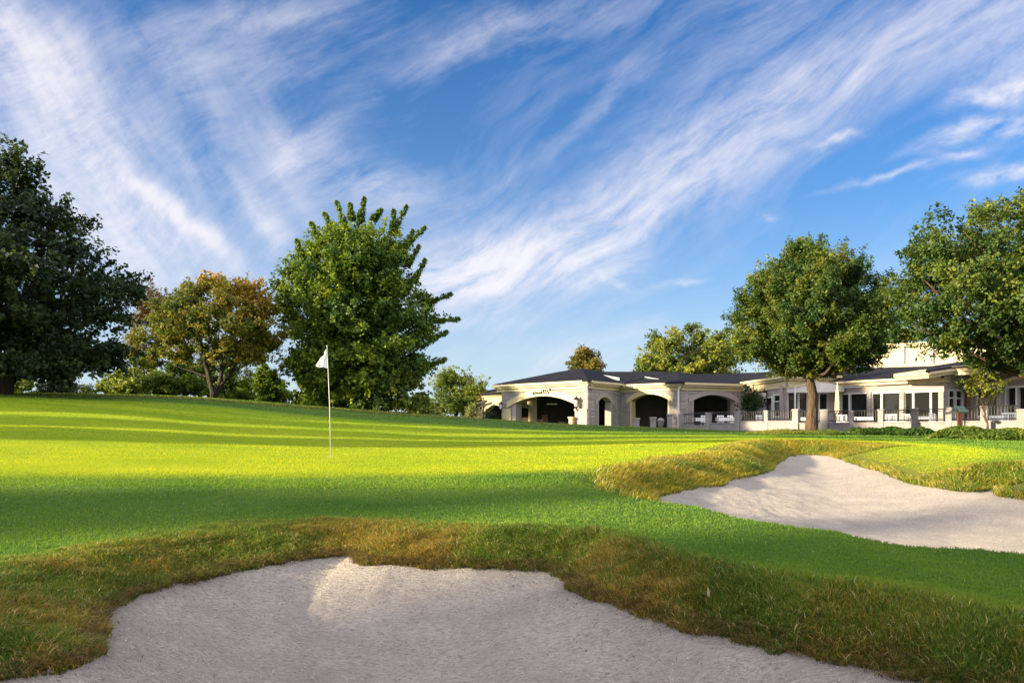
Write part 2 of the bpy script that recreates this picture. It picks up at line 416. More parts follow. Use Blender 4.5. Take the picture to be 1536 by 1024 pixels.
def build_turf():
    N = 620000
    u = rng.uniform(-.80, .80, N); q = rng.uniform(1 / 42., 1 / 2.7, N) ** 1.0
    # more at distance, where rows are squeezed
    k = rng.random(N) < .35; q[k] = rng.uniform(1 / 42., 1 / 9., k.sum())
    y = 1 / q; x = u * y
    z, d1, d2 = surf(x, y, True)
    keep = (d1 < -.12) & (d2 < np.where((x > y * .42) & (y > 9), -.35, -.03))
    x, y, z, d1, d2 = x[keep], y[keep], z[keep], d1[keep], d2[keep]; n = len(x)
    gm = greenmask(x, y); cl = collar(x, y)
    h = (.010 + .0011 * np.minimum(y, 24)) * rng.uniform(.6, 1.3, n) * (1 - .6 * gm) * (1 + 1.3 * cl)
    h *= 1 + .8 * np.exp(-np.clip(-d1 - .3, 0, 9) / .25)
    w = np.clip(.0011 * y, .0035, .03) * rng.uniform(.7, 1.3, n)
    nz = fbm(x * .8, y * .8, seed=70, o=4); nf = rng.random(n)
    t = np.clip(.5 + .6 * nz + (.5 - .3 * gm) * (nf - .5), 0, 1)
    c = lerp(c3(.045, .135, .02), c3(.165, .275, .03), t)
    t = np.clip(t + .30 * fbm(x * .22, y * .5, seed=72, o=3), 0, 1); cg = lerp(c3(.22, .32, .009), c3(.46, .48, .011), t)  # yellow of the sunlit band put into the green's blade colour
    cg = lerp(cg, c3(.11, .23, .012), np.clip((y - .12 * x - 21) / 9, 0, 1) * .75)  # painted sun yellow fades to plain green towards the back
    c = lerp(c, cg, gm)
    c = lerp(c, lerp(c3(.08, .11, .02), c3(.20, .19, .05), nf), np.clip(cl * .85, 0, 1))
    yb = np.clip(1 - (-d1 - .3) / .5, 0, 1) * .5 + np.clip(1 - (-d2 - .5) / 1.0, 0, 1) * .4 * (y > 9)
    c = lerp(c, lerp(c3(.22, .26, .03), c3(.34, .26, .05), nf), np.clip(yb * (.6 + nz), 0, 1))
    sel = rng.random(n) < .012; c[sel] = np.array([.35, .33, .12])
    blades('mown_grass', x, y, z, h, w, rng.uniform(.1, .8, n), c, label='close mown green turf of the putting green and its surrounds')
build_turf()

def rough_cols(x, y, n, seed, warm, wa=(.22, .15, .025), wb=(.42, .23, .045)):
    nz = fbm(x * 1.6, y * 1.6, seed=seed, o=4); r = rng.random(n)
    c = lerp(c3(.04, .10, .014), c3(.17, .235, .026), r)
    c = lerp(c, lerp(c3(*wa), c3(*wb), rng.random(n)), (rng.random(n) < np.clip(warm + 1.0 * nz, .05, .9)).astype(float))
    s = rng.random(n) < .07; c[s] = np.array([.58, .46, .25])
    return c
def poly_points(poly, n, lo, hi, ylo, yhi, xlo=-99, xhi=99):
    """uniform points in the band at signed distance lo..hi outside a closed outline, with the outward direction"""
    X0, Y0 = poly.min(0) - hi; X1, Y1 = poly.max(0) + hi; X0 = max(X0, xlo); X1 = min(X1, xhi); Y0 = max(Y0, ylo); Y1 = min(Y1, yhi)
    xs, ys = [], []; tot = 0
    while tot < n:
        x = rng.uniform(X0, X1, n * 2); y = rng.uniform(Y0, Y1, n * 2)
        if Y1 > 12: k = rng.random(n * 2) < np.clip(10 / y, 0, 1) ** 1.0; x, y = x[k], y[k]
        k = np.abs(x) < .86 * y + .6; x, y = x[k], y[k]
        d = -sdist(x, y, poly); k = (d > lo) & (d < hi); xs.append(x[k]); ys.append(y[k]); tot += k.sum()
    x = np.concatenate(xs)[:n]; y = np.concatenate(ys)[:n]; e = .02
    d0 = sdist(x, y, poly); gx = (sdist(x + e, y, poly) - d0) / e; gy = (sdist(x, y + e, poly) - d0) / e
    return x, y, -gx, -gy
def build_rough():
    # near bunker
    N = 430000
    x, y, nx, ny = poly_points(B1, N, -.12, 1.05, 2.0, 7.4)
    z, d1, d2 = surf(x, y, True); n0 = len(x)
    bw = np.interp(x, [-2.6, -1.2, .2, .8, 1.4, 2.4], [.85, .42, .40, .34, .16, .10]) + .12 * fbm(x * 1.3, y * 1.3, seed=44)
    wgt = np.clip(1 - (-d1 - bw) / .30, 0, 1)
    wgt = wgt * np.where(x > .5, 1, 1) 
    keep = (d1 < .03 + .05 * fbm(x * 5, y * 5, seed=48)) & (d2 < -.25) & (rng.random(n0) < wgt) & (y > 2.0)
    x, y, z, d1, nx, ny = x[keep], y[keep], z[keep], d1[keep], nx[keep], ny[keep]; n = len(x)
    cl = .5 + .5 * fbm(x * 6, y * 6, seed=80, o=2)
    cl = np.clip(cl + .25 * fbm(x * 18, y * 18, seed=83, o=2), 0, 1.2)
    h = rng.uniform(.014, .044, n) * (.45 + 1.2 * cl) * np.clip(1.15 - .6 * np.clip(-d1 - .5, 0, 1), .4, 1.2)
    w = rng.uniform(.0028, .0055, n)
    ld = np.arctan2(-ny, -nx) + rng.normal(0, 2.2, n)
    c = rough_cols(x, y, n, 81, .30, (.22, .155, .03), (.46, .30, .065))
    t = np.clip((-d1 - bw[keep] * .55) / .4, 0, 1) * rng.random(n)
    c = lerp(c, c3(.09, .2, .03), t); c *= (.72 + .55 * (.5 + .5 * fbm(x * 3.5, y * 3.5, seed=88, o=3)))[:, None]
    dk = rng.random(n) < .25; c[dk] *= .5
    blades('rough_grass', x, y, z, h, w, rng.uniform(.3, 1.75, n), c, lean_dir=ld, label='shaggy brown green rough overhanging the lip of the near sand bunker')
    # thatch hanging over the cut edge and dead bits lying on the sand
    N = 34000
    x, y, nx, ny = poly_points(B1, N, -.14, .12, 2.0, 7.4)
    z, d1, d2 = surf(x, y, True); k = (d1 > -.07) & (d1 < .035 + .03 * fbm(x * 4, y * 4, seed=49)); x, y, z, nx, ny = x[k], y[k], z[k], nx[k], ny[k]; n = len(x)
    c = lerp(c3(.05, .04, .018), c3(.30, .20, .09), rng.random(n) ** 1.5)
    blades('thatch', x, y, z + .012, rng.uniform(.015, .05, n), rng.uniform(.002, .004, n), rng.uniform(1.2, 2.4, n), c, lean_dir=np.arctan2(-ny, -nx) + rng.normal(0, .9, n), label='dead brown thatch and roots hanging over the cut edge of the near bunker')
    x, y, nx, ny = poly_points(B1, 9000, -1.3, .0, 2.0, 7.4)
    z, d1, d2 = surf(x, y, True); k = (d1 > .02) & (rng.random(9000) < np.exp(-d1 * 3.2) * .35); x, y, z = x[k], y[k], z[k]; n = len(x)
    c = lerp(c3(.10, .07, .035), c3(.42, .32, .18), rng.random(n))
    blades('dead_grass', x, y, z + .003, rng.uniform(.006, .016, n), rng.uniform(.003, .006, n), rng.uniform(1.8, 2.8, n), c, label='loose dead grass clippings lying on the sand near the lip')
    # far bunker
    N = 210000
    x, y, nx, ny = poly_points(B2, N, -.25, 2.2, 7.5, 30)
    z, d1, d2 = surf(x, y, True); n0 = len(x)
    nearside = (y < 10) & (x < y * .62)
    wgt = np.where(-d2 > 1.2, np.clip(1 - (-d2 - 1.2) / .9, 0, 1), 1)
    bw = np.interp(y, [8, 10.5, 12.5, 15], [.1, .35, .8, 1.15])
    wgt = np.where(x < y * .40, np.clip(1 - (-d2 - bw) / .4, 0, 1), wgt)
    wgt = np.where(ny < -.2, wgt * (-d2 < .12), wgt)
    keep = (d2 < .08) & (d1 < -.3) & (rng.random(n0) < wgt)
    x, y, z, d2, nx, ny = x[keep], y[keep], z[keep], d2[keep], nx[keep], ny[keep]; n = len(x)
    cl = .5 + .5 * fbm(x * 2.5, y * 2.5, seed=85, o=2)
    h = rng.uniform(.045, .105, n) * (.5 + .9 * cl) * np.clip(1.1 - .6 * np.clip(-d2 - .8, 0, 1), .35, 1.2)
    w = rng.uniform(.006, .013, n)
    ld = np.arctan2(-ny, -nx) + rng.normal(0, 1.0, n)
    c = rough_cols(x, y, n, 86, .50, (.22, .20, .022), (.46, .36, .045)) * (.7 + .6 * (.5 + .5 * fbm(x * 2, y * 2, seed=89, o=3)))[:, None]
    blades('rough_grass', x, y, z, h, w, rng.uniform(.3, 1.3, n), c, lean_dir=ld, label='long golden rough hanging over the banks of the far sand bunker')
    # near side thin lip of far bunker
    # mound of long grass round the terrace tree
    N = 30000
    x = rng.uniform(9, 20.5, N); y = rng.uniform(35, 41.5, N)
    px = 768 + x / y * F
    k = (px > 1118) & (px < 1262) & (rng.random(N) < np.clip((px - 1110) / 60, 0, 1))
    x, y, px = x[k], y[k], px[k]; n = len(x); z = surf(x, y)
    h = rng.uniform(.12, .34, n) * (.5 + .5 * vnoise(x * 1.2, y * 1.2, seed=90)) * np.clip((px - 1110) / 70, .2, 1) + .04
    c = lerp(c3(.07, .13, .02), c3(.3, .26, .05), rng.random(n) * np.clip(1.6 - (px - 1118) / 90, .3, 1))
    blades('rough_grass', x, y, z, h, rng.uniform(.02, .05, n), rng.uniform(.2, 1, n), c, label='tall yellowing grass tufts around the foot of the terrace tree')
build_rough()

# sand clods and bits scattered on the sand
def build_clods():
    M = simple('sand_crumb', (.44, .40, .36), .95, .2, 40, .3)
    def clods(poly, n, ylo, smin, smax, label):
        lo = poly.min(0); hi = poly.max(0)
        x = rng.uniform(lo[0], hi[0], n * 3); y = rng.uniform(max(lo[1], ylo), hi[1], n * 3)
        z, d1, d2 = surf(x, y, True); d = d1 if poly is B1 else d2
        w = np.where(d < .5, 1, .45)
        k = (d > .0) & (rng.random(len(x)) < w); x, y, z = x[k][:n], y[k][:n], z[k][:n]; n = len(x)
        s = smin + (smax - smin) * rng.random(n) ** 4
        if poly is B2: s = s * 1.0
        oc = np.array([(1, 0, 0), (0, 1, 0), (-1, 0, 0), (0, -1, 0), (0, 0, 1), (0, 0, -1)], float)
        V = oc[None] * s[:, None, None] * rng.uniform(.5, 1.3, (n, 6, 1)) * np.array([1, 1, .7])
        V = V + np.stack([x, y, z + s * .15], 1)[:, None]
        f = np.array([(0, 1, 4), (1, 2, 4), (2, 3, 4), (3, 0, 4), (1, 0, 5), (2, 1, 5), (3, 2, 5), (0, 3, 5)])
        T = (np.arange(n)[:, None, None] * 6 + f).reshape(-1, 3)
        o = npmesh('sand_clods', V.reshape(-1, 3), [T], M)
        tagobj(o, label, 'sand', kind='stuff')
    clods(B1, 15000, 2.0, .0012, .009, 'crumbs and small clods of pale sand in the near bunker')
    clods(B2, 5000, 5.0, .003, .013, 'crumbs and small clods of pale sand in the far bunker')
build_clods()

# ------------------------------------------------------------------ trees
def leaf_quads(c, nrm, size, rg):
    n = len(c)
    r = rg.normal(size=(n, 3)); t = np.cross(nrm, r); t /= np.linalg.norm(t, axis=1)[:, None] + 1e-9
    b = np.cross(nrm, t)
    L = (size * rg.uniform(.7, 1.3, n))[:, None]; W = L * .36
    V = np.empty((n, 4, 3), np.float32)
    V[:, 0] = c - t * L * .5; V[:, 1] = c + b * W - t * L * .05 + nrm * W * .35
    V[:, 2] = c + t * L * .5; V[:, 3] = c - b * W - t * L * .05 + nrm * W * .35
    return V.reshape(-1, 3), np.arange(n * 4).reshape(n, 4)
def unit(v): return v / (np.linalg.norm(v, axis=-1, keepdims=True) + 1e-9)

def foliage(env, K, m, shoot, size, up, out, seed, hole=.2, shell=.75, pal=None, spread=.35, lowsharp=0, patch=None, bump_=.16, bfreq=.55, clump=0., per=13):
    """env: list (z, cx, rx, ry) in local metres; returns leaves and shoot bases"""
    rg = np.random.default_rng(seed)
    ez = np.array([e[0] for e in env]); o = np.argsort(ez); ez = ez[o]
    ec = np.array([e[1] for e in env])[o]; er = np.array([e[2] for e in env])[o]; ey = np.array([e[3] for e in env])[o]
    zz = np.linspace(ez[0], ez[-1], 200); w = np.interp(zz, ez, er) ** 1.5 + .02; w /= w.sum()
    KK = int(K * 1.5)
    z = rg.choice(zz, KK, p=w) + rg.uniform(-.5, .5, KK) * (zz[1] - zz[0])
    th = rg.uniform(0, 2 * pi, KK); rho = 1 - shell * rg.random(KK) ** 1.7
    hf = (z - ez[0]) / (ez[-1] - ez[0])
    rx = np.interp(z, ez, er); ry = np.interp(z, ez, ey); cx = np.interp(z, ez, ec)
    bx, by = np.cos(th), np.sin(th)
    R = 1 + bump_ * fbm(bx * rx * bfreq + 3, by * ry * bfreq + 5, z * bfreq, seed=seed, o=2) * 1.6
    H_ = ez[-1] - ez[0]; cr = clump if clump else 0
    if cr:
        # shoots gather in lobes around clump centres
        nc = max(12, int(KK / per)); idx = np.arange(nc); inset = 1 - .55 * cr / np.maximum(rx[idx], cr * .8)
        c0 = np.stack([cx[idx] + bx[idx] * rho[idx] * rx[idx] * R[idx] * inset, by[idx] * rho[idx] * ry[idx] * R[idx] * inset, z[idx]], 1)
        g_ = rg.integers(nc, size=KK)
        cs = rg.uniform(.55, 1.25, nc)[g_] * cr
        v = unit(rg.normal(size=(KK, 3))) * (rg.random((KK, 1)) ** .45)
        p = c0[g_] + v * cs[:, None] * np.array([1, 1, .62])
        th = th[idx][g_]; rho = rho[idx][g_]; z = p[:, 2]; hf = np.clip((z - ez[0]) / H_, 0, 1); cidx = g_
    else:
        p = np.stack([cx + bx * rho * rx * R, by * rho * ry * R, z], 1); cidx = np.arange(KK)
    hol = fbm(p[:, 0] * .8, p[:, 1] * .8, p[:, 2] * .8, seed=seed + 5, o=2)
    k = hol > (-.75 + hole * 1.6) if hole else np.ones(KK, bool)
    p, th, rho, hf, z, cidx = p[k][:K], th[k][:K], rho[k][:K], hf[k][:K], z[k][:K], cidx[k][:K]; K = len(p)
    od = unit(np.stack([np.cos(th), np.sin(th), (hf - .35) * 1.2], 1))
    upv = np.array([0, 0, 1.])
    ua = np.full(K, float(up)) if np.isscalar(up) else np.interp(hf, [0, 1], up)
    d = unit(od * out + upv * ua[:, None] + rg.normal(0, spread, (K, 3)))
    L = shoot * rg.uniform(.6, 1.4, K)
    t = rg.random((K, m)); j = rg.normal(0, 1, (K, m, 3)) * (L[:, None, None] * .24) * (1 - .6 * t[..., None])
    c = p[:, None, :] + d[:, None, :] * (L[:, None] * (t - .35))[..., None] + j
    c = c.reshape(-1, 3); n = len(c)
    nr = unit(np.repeat(od, m, 0) * .5 + upv * .55 + rg.normal(0, .6, (n, 3)))
    V, Q = leaf_quads(c, nr, size, rg)
    cn = np.repeat(fbm(p[:, 0] * .5, p[:, 1] * .5, p[:, 2] * .5, seed=seed + 9, o=3), m)
    t = np.clip(.5 + .6 * cn + .8 * (np.repeat(_h(cidx, cidx, cidx, seed), m) - .5) + rg.normal(0, .18, n), 0, 1)
    a, b, cc = [np.array(x)[None] for x in pal]
    colr = np.where(t[:, None] < .5, a + (b - a) * (t[:, None] * 2), b + (cc - b) * (t[:, None] * 2 - 1))
    if patch is not None:
        pc, pn = patch
        f = np.clip(pn(c[:, 0], c[:, 1], c[:, 2]) + rg.normal(0, .18, n), 0, 1)[:, None]
        colr = colr * (1 - f) + np.array(pc)[None] * f * rg.uniform(.7, 1.2, (n, 1))
    colr = colr * rg.uniform(.75, 1.2, (n, 1))
    return V, Q, np.repeat(colr, 4, 0), p, d

def limbs(mb, base, top, r0, tips, seed, nmain=14, ntwig=60, forks=1, splay=.25, r_tip=.02, sides=10, zmin=.18):
    rg = np.random.default_rng(seed)
    base = np.array(base, float); top = np.array(top, float); H = top[2] - base[2]
    stems = []
    for f in range(forks):
        off = np.array([0, 0, 0.]) if forks == 1 else np.array([cos(2 * pi * f / forks + .4), .8 * sin(2 * pi * f / forks + .4), 0]) * H * splay
        n = 9; pts = []
        for i in range(n):
            t = i / (n - 1)
            q = base + (top - base) * t + off * t ** 1.2 + np.array([rg.normal(0, .012), rg.normal(0, .012), 0]) * H * min(1, t * 3)
            pts.append(q)
        rr0 = r0 if forks == 1 else r0 * .62
        rad = [rr0 * (1.45 if i == 0 else 1.1 if i == 1 and forks == 1 else 1) * (1 - .85 * (i / (n - 1))) + r_tip for i in range(n)]
        if forks == 1:  # flared foot
            pts.insert(1, pts[0] * .93 + pts[1] * .07); rad[0] = r0 * 1.75; rad.insert(1, r0 * 1.25)
        mb.tube(pts, rad, sides); stems.append((np.array(pts), np.array(rad)))
    T = np.array(tips); sel = rg.choice(len(T), min(len(T), nmain + ntwig), replace=False)
    mains = []
    for ii, k in enumerate(sel[:nmain]):
        tip = T[k] * 1.0
        S, R = stems[ii % forks]
        zt = base[2] + np.clip((tip[2] - base[2]) * rg.uniform(.35, .6) , H * zmin, H * .9)
        a = int(np.argmin(abs(S[:, 2] - zt))); s = S[a]; r = min(R[a] * .6, r0 * .45)
        midp = s * .5 + tip * .5 + np.array([0, 0, -.08 * np.linalg.norm(tip - s)]) + rg.normal(0, .12, 3)
        pts = [s, s * .7 + midp * .3 + rg.normal(0, .05, 3), midp, midp * .45 + tip * .55 + rg.normal(0, .12, 3), tip]
        rad = [r, r * .8, r * .55, r * .33, r_tip * .5]
        mb.tube(pts, rad, 6); mains += [(pts[2], rad[2]), (pts[3], rad[3]), (pts[1], rad[1])]
    mp = np.array([m[0] for m in mains])
    for k in sel[nmain:]:
        tip = T[k]; i = int(np.argmin(np.linalg.norm(mp - tip, axis=1) + 1.2 * np.clip(mp[:, 2] - tip[2], 0, 9))); s = mp[i]; r = mains[i][1] * .5
        m2 = (s + tip) / 2 + rg.normal(0, .1, 3)
        mb.tube([s, m2, tip], [r, r * .6, r_tip * .35], 4)

def outline_env(Y, cpx, rows, dr, z0):
    out = []
    for r, l, rr in rows:
        a, b = X(l, Y) - X(cpx, Y), X(rr, Y) - X(cpx, Y)
        out.append((Z(r, Y) - z0, (a + b) / 2, (b - a) / 2, (b - a) / 2 * dr))
    return out

def tree(name, label, cat, px, Y, rows, dr, K, m, shoot, size, pal, seed, trunk_r, up=.3, out=.8, hole=.2, group=None, top=None, nmain=16, ntwig=70,
         forks=1, splay=.2, bark=None, topf=.8, shell=.75, patch=None, spread=.35, basez=None, extra=None, bump_=.16, bfreq=.55, lean=(0, 0), clump=.9, per=13, zmin=.18):
    x = X(px, Y); z0 = gz(x, Y) - .08 if basez is None else basez
    root = thing(name, label, cat, (x, Y, z0), group)
    env = outline_env(Y, px, rows, dr, z0)
    V, Q, C, p, d = foliage(env, K, m, shoot, size, up, out, seed, hole, shell, pal, spread, patch=patch, bump_=bump_, bfreq=bfreq, clump=clump, per=per)
    if extra:
        n0 = len(V); Vs, Qs, Cs = [V], [Q], [C]
        for (e, kk, mm, sh, u, ou) in extra:
            v, q, c, _, _ = foliage(e, kk, mm, sh, size * .7, u, ou, seed + 77, 0, .5, pal, .15)
            Qs.append(q + n0); Vs.append(v); Cs.append(c); n0 += len(v)
        V = np.concatenate(Vs); Q = np.concatenate(Qs); C = np.concatenate(Cs)
    npmesh('crown', V, [Q], M_LEAF, root, C)
    mb = MB(); zt = max(e[0] for e in env); ct = [e for e in env if e[0] == zt][0][1]
    limbs(mb, (0, 0, 0), (ct * .5 + lean[0], lean[1], zt * topf), trunk_r, p, seed, nmain, ntwig, forks, splay, zmin=zmin)
    mb.build('trunk', bark or M_BARK, root, smooth=True)
    return root
def spikes(px, Y, z0, lst, w=.20):
    """upright shoots sticking out of a crown outline: (base px,row, tip px,row)"""
    out = []
    for (bp, br, tp, tr) in lst:
        e = []
        for i in range(5):
            t = i / 4; q = bp + (tp - bp) * t; r = br + (tr - br) * t
            e.append((Z(r, Y) - z0, X(q, Y) - X(px, Y), w * (1 - .75 * t), w * (1 - .75 * t)))
        out.append((e, 80, 15, .20, 1.4, .25))
    return out

G1 = [(.022, .060, .010), (.075, .145, .014), (.19, .25, .018)]
G2 = [(.022, .052, .012), (.060, .110, .016), (.16, .19, .022)]
GO = [(.03, .07, .012), (.08, .12, .014), (.19, .18, .02)]
GL = [(.05, .09, .015), (.11, .16, .02), (.20, .24, .03)]
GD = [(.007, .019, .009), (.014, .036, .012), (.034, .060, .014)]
GB = [(.03, .06, .03), (.05, .085, .035), (.09, .12, .04)]

# big dark tree at the left edge
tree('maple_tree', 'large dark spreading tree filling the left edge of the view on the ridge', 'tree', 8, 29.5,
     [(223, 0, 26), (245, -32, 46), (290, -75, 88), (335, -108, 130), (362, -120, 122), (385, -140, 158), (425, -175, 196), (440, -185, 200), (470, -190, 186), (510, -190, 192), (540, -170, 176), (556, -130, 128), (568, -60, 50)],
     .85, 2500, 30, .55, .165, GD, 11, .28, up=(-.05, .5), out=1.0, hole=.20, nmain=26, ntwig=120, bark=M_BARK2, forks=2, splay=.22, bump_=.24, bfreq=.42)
# tall centre tree
CZ = gz(X(512, 42.5), 42.5) - .08
tree('linden_tree', 'tallest bushy green tree with upright shoots behind the golf flag', 'tree', 512, 42.5,
     [(340, 515, 562), (354, 484, 596), (374, 458, 612), (395, 434, 620), (412, 416, 622), (432, 414, 630), (455, 414, 650), (480, 412, 664), (500, 412, 656), (520, 412, 648), (545, 424, 655), (565, 438, 650), (590, 455, 618), (606, 470, 600)],
     .78, 4300, 29, .62, .165, G1, 12, .30, up=(.1, .9), out=.9, hole=.12, nmain=24, ntwig=90, spread=.28, bump_=.13,
     extra=spikes(512, 42.5, CZ, [(520, 345, 502, 298), (540, 335, 547, 293), (588, 350, 613, 305), (600, 385, 622, 342), (610, 400, 631, 366), (560, 330, 573, 314), (620, 425, 640, 386), (480, 360, 464, 332), (455, 385, 443, 358), (640, 455, 682, 440), (650, 482, 694, 479), (645, 510, 674, 497), (590, 350, 590, 312), (500, 345, 484, 318), (640, 550, 672, 538), (528, 330, 524, 304), (605, 372, 642, 338)]))
# orange-tinted tree
def pf(x, y, z): return np.clip(.55 * fbm(x * .45, y * .45, z * .45, seed=140, o=2) * 1.8 + -.16 + .13 * (z - 4.2) + .09 * x, 0, 1)
tree('cherry_tree', 'spreading tree with yellow and orange turning leaves between the two big trees', 'tree', 320, 39.5,
     [(422, 340, 372), (428, 285, 388), (442, 252, 402), (462, 240, 416), (484, 216, 422), (508, 208, 424), (526, 218, 420), (540, 236, 400)],
     .85, 1700, 26, .5, .145, GO, 13, .15, up=.35, out=.7, hole=.28, nmain=26, ntwig=90, forks=5, splay=.50, clump=.6, patch=((.36, .20, .03), pf), topf=.62, shell=.6, bark=M_BARK2)
tree('plum_tree', 'thin purplish brown tree half hidden between the dark tree and the orange one', 'tree', 222, 49,
     [(440, 205, 250), (458, 188, 270), (490, 178, 275), (520, 178, 275), (550, 185, 260)], .8, 600, 22, .6, .15, [(.07, .05, .03), (.11, .08, .035), (.10, .12, .03)], 14, .12, hole=.3, nmain=10, ntwig=40, forks=2)
# small trees and shrubs beyond the ridge
def shrub(name, label, cat, px, Y, rows, K, m, size, pal, seed, dr=.8, up=.3, out=.7, hole=.12, group=None, shoot=.45, tr=.05, forks=3, basez=None, nt=20, bump_=.16, shell=.75, clump=.42):
    return tree(name, label, cat, px, Y, rows, dr, K, m, shoot, size, pal, seed, tr, up, out, hole, group, None, 6, nt, forks, .3, None, .7, shell, basez=basez, bump_=bump_, clump=clump, per=10)
GRP = 'shrubs along the ridge'
shrub('conifer', 'light green feathery conifer beside the gap of open sky', 'conifer', 205, 46, [(540, 190, 222), (552, 180, 240), (565, 166, 255), (578, 152, 262), (590, 148, 262)], 520, 26, .16, GL, 20, up=.15, out=1.0, group=GRP, forks=1, tr=.08)
shrub('shrub', 'yellow green bush under the left dark tree at the frame edge', 'shrub', 18, 44, [(548, 5, 35), (562, -15, 50), (575, -20, 56), (588, -20, 56)], 220, 26, .15, GL, 21, group=GRP)
shrub('shrub', 'blue green rounded shrub beneath the drooping edge of the left dark tree', 'shrub', 88, 45, [(561, 80, 98), (570, 68, 108), (580, 60, 112), (590, 60, 114)], 200, 26, .13, GB, 22, group=GRP)
shrub('conifer', 'tiny dark conifer tip alone on the skyline in the left sky gap', 'conifer', 129, 52, [(576, 128, 130), (582, 124, 135), (592, 120, 140)], 60, 22, .12, GB, 23, group=GRP, forks=1)
shrub('shrub', 'bright lime bush behind the stems of the orange tree', 'shrub', 295, 50, [(532, 280, 312), (548, 262, 325), (568, 255, 332), (592, 252, 335)], 420, 26, .16, GL, 24, group=GRP)
shrub('shrub', 'dark green bush below the left side of the orange tree', 'shrub', 262, 48, [(548, 250, 275), (562, 235, 290), (578, 230, 296), (592, 230, 298)], 320, 24, .15, G1, 63, group=GRP)
shrub('shrub', 'tall dark bush right behind the trunk of the orange tree', 'shrub', 338, 47.5, [(546, 326, 352), (560, 316, 366), (578, 312, 372), (596, 312, 376)], 340, 24, .15, G1, 64, group=GRP)
shrub('shrub', 'narrow dark bush touching the left side of the tall tree', 'shrub', 398, 46.5, [(552, 392, 406), (566, 384, 416), (584, 380, 420), (602, 380, 422)], 260, 24, .15, G1, 65, group=GRP)
shrub('shrub', 'mid green bush between the orange tree and the tall tree', 'shrub', 362, 51, [(556, 355, 372), (572, 345, 392), (588, 340, 398), (600, 340, 400)], 230, 24, .15, GL, 25, group=GRP)
shrub('shrub', 'dark low bush left of the tall tree under a gap of sky', 'shrub', 418, 50, [(573, 408, 428), (582, 394, 438), (592, 388, 442), (606, 388, 444)], 230, 24, .15, G1, 26, group=GRP)
shrub('shrub', 'green bush in front of the dark trunk of the tall tree', 'shrub', 462, 47, [(556, 455, 475), (572, 444, 486), (590, 440, 492), (610, 438, 494)], 320, 26, .16, GL, 27, group=GRP)
shrub('shrub', 'light green leafy mass at the foot of the tall tree right of the flag', 'shrub', 560, 41.2, [(545, 535, 600), (562, 512, 622), (585, 506, 630), (612, 506, 634)], 700, 28, .17, G2, 28, group=GRP, dr=.5)
shrub('shrub', 'low yellow green bush between the tall tree and the small round tree', 'shrub', 632, 47, [(594, 622, 640), (604, 608, 655), (620, 602, 662)], 150, 24, .14, GL, 29, group=GRP)
tree('round_tree', 'small round light green tree just left of the clubhouse', 'tree', 684, 62,
     [(559, 665, 700), (566, 648, 722), (578, 640, 734), (592, 636, 737), (608, 636, 730), (624, 640, 722)], .8, 800, 27, .5, .15, GL, 30, .14, hole=.18, forks=2)
shrub('shrub', 'pale leafy shrub against the left end of the clubhouse', 'shrub', 708, 55, [(612, 703, 712), (620, 698, 719), (632, 696, 722)], 90, 22, .10, [(.15, .2, .06), (.25, .28, .1), (.35, .36, .2)], 31)
tree('oak_tree', 'brownish treetop rising behind the hipped roof of the left pavilion', 'tree', 880, 84,
     [(526, 868, 888), (534, 855, 900), (546, 851, 906), (560, 855, 908), (575, 858, 905)], .9, 420, 24, .8, .24, [(.07, .08, .02), (.14, .12, .02), (.20, .16, .03)], 32, .25, basez=E - 1.4)
tree('oak_tree', 'broad sunlit green tree rising behind the middle roofs of the clubhouse', 'tree', 1030, 80,
     [(494, 1015, 1050), (503, 980, 1080), (515, 958, 1100), (530, 945, 1112), (548, 942, 1118), (570, 950, 1118), (590, 970, 1110)], .8, 1500, 26, 1.0, .26, [(.04, .08, .015), (.11, .15, .02), (.24, .24, .03)], 33, .35, basez=E - 1.4, hole=.2)
tree('oak_tree', 'dark tree showing above the roof between the terrace tree and the large right tree', 'tree', 1325, 78,
     [(470, 1300, 1345), (490, 1285, 1365), (510, 1280, 1365), (535, 1280, 1340)], .8, 500, 24, 1.0, .26, GD, 34, .3, basez=E - 1.4)
# tree in front of the terrace
tree('terrace_tree', 'rounded oval crowned tree with single brown trunk in front of the terrace wall', 'tree', 1217, 38.5,
     [(360, 1207, 1232), (370, 1184, 1256), (388, 1156, 1286), (410, 1140, 1302), (432, 1118, 1320), (458, 1104, 1322), (486, 1098, 1324), (512, 1099, 1328), (534, 1108, 1318), (548, 1135, 1295), (556, 1168, 1262)],
     .92, 5400, 33, .50, .115, [(.02, .055, .014), (.052, .10, .015), (.15, .165, .018)], 35, .27, up=(.1, .8), out=.8, hole=.28, nmain=26, ntwig=100, spread=.35, bump_=.18, clump=.7, zmin=.42)
# big tree at right edge
tree('maple_tree', 'large sunlit green tree cut by the right edge with low branches over the terrace', 'tree', 1600, 31,
     [(262, 1560, 1640), (288, 1530, 1690), (305, 1505, 1720), (325, 1425, 1760), (345, 1362, 1800), (375, 1352, 1830), (405, 1345, 1840), (435, 1358, 1850), (465, 1342, 1850), (484, 1342, 1850), (500, 1366, 1840), (518, 1392, 1810), (536, 1430, 1790), (556, 1515, 1720)],
     .75, 6200, 30, .5, .125, [(.015, .045, .011), (.045, .09, .014), (.115, .145, .018)], 36, .36, up=(.0, .6), out=.9, hole=.28, nmain=40, ntwig=170, bump_=.2, clump=.7)
tree('sapling', 'slender young tree with a loose small crown standing at the terrace wall', 'sapling', 1484, 34.5,
     [(540, 1470, 1492), (550, 1448, 1505), (560, 1436, 1510), (572, 1442, 1508), (584, 1462, 1495), (590, 1476, 1488)], .9, 80, 20, .35, .11, G2, 37, .032, hole=.25, nmain=12, ntwig=30, topf=.75, lean=(-.35, 0))
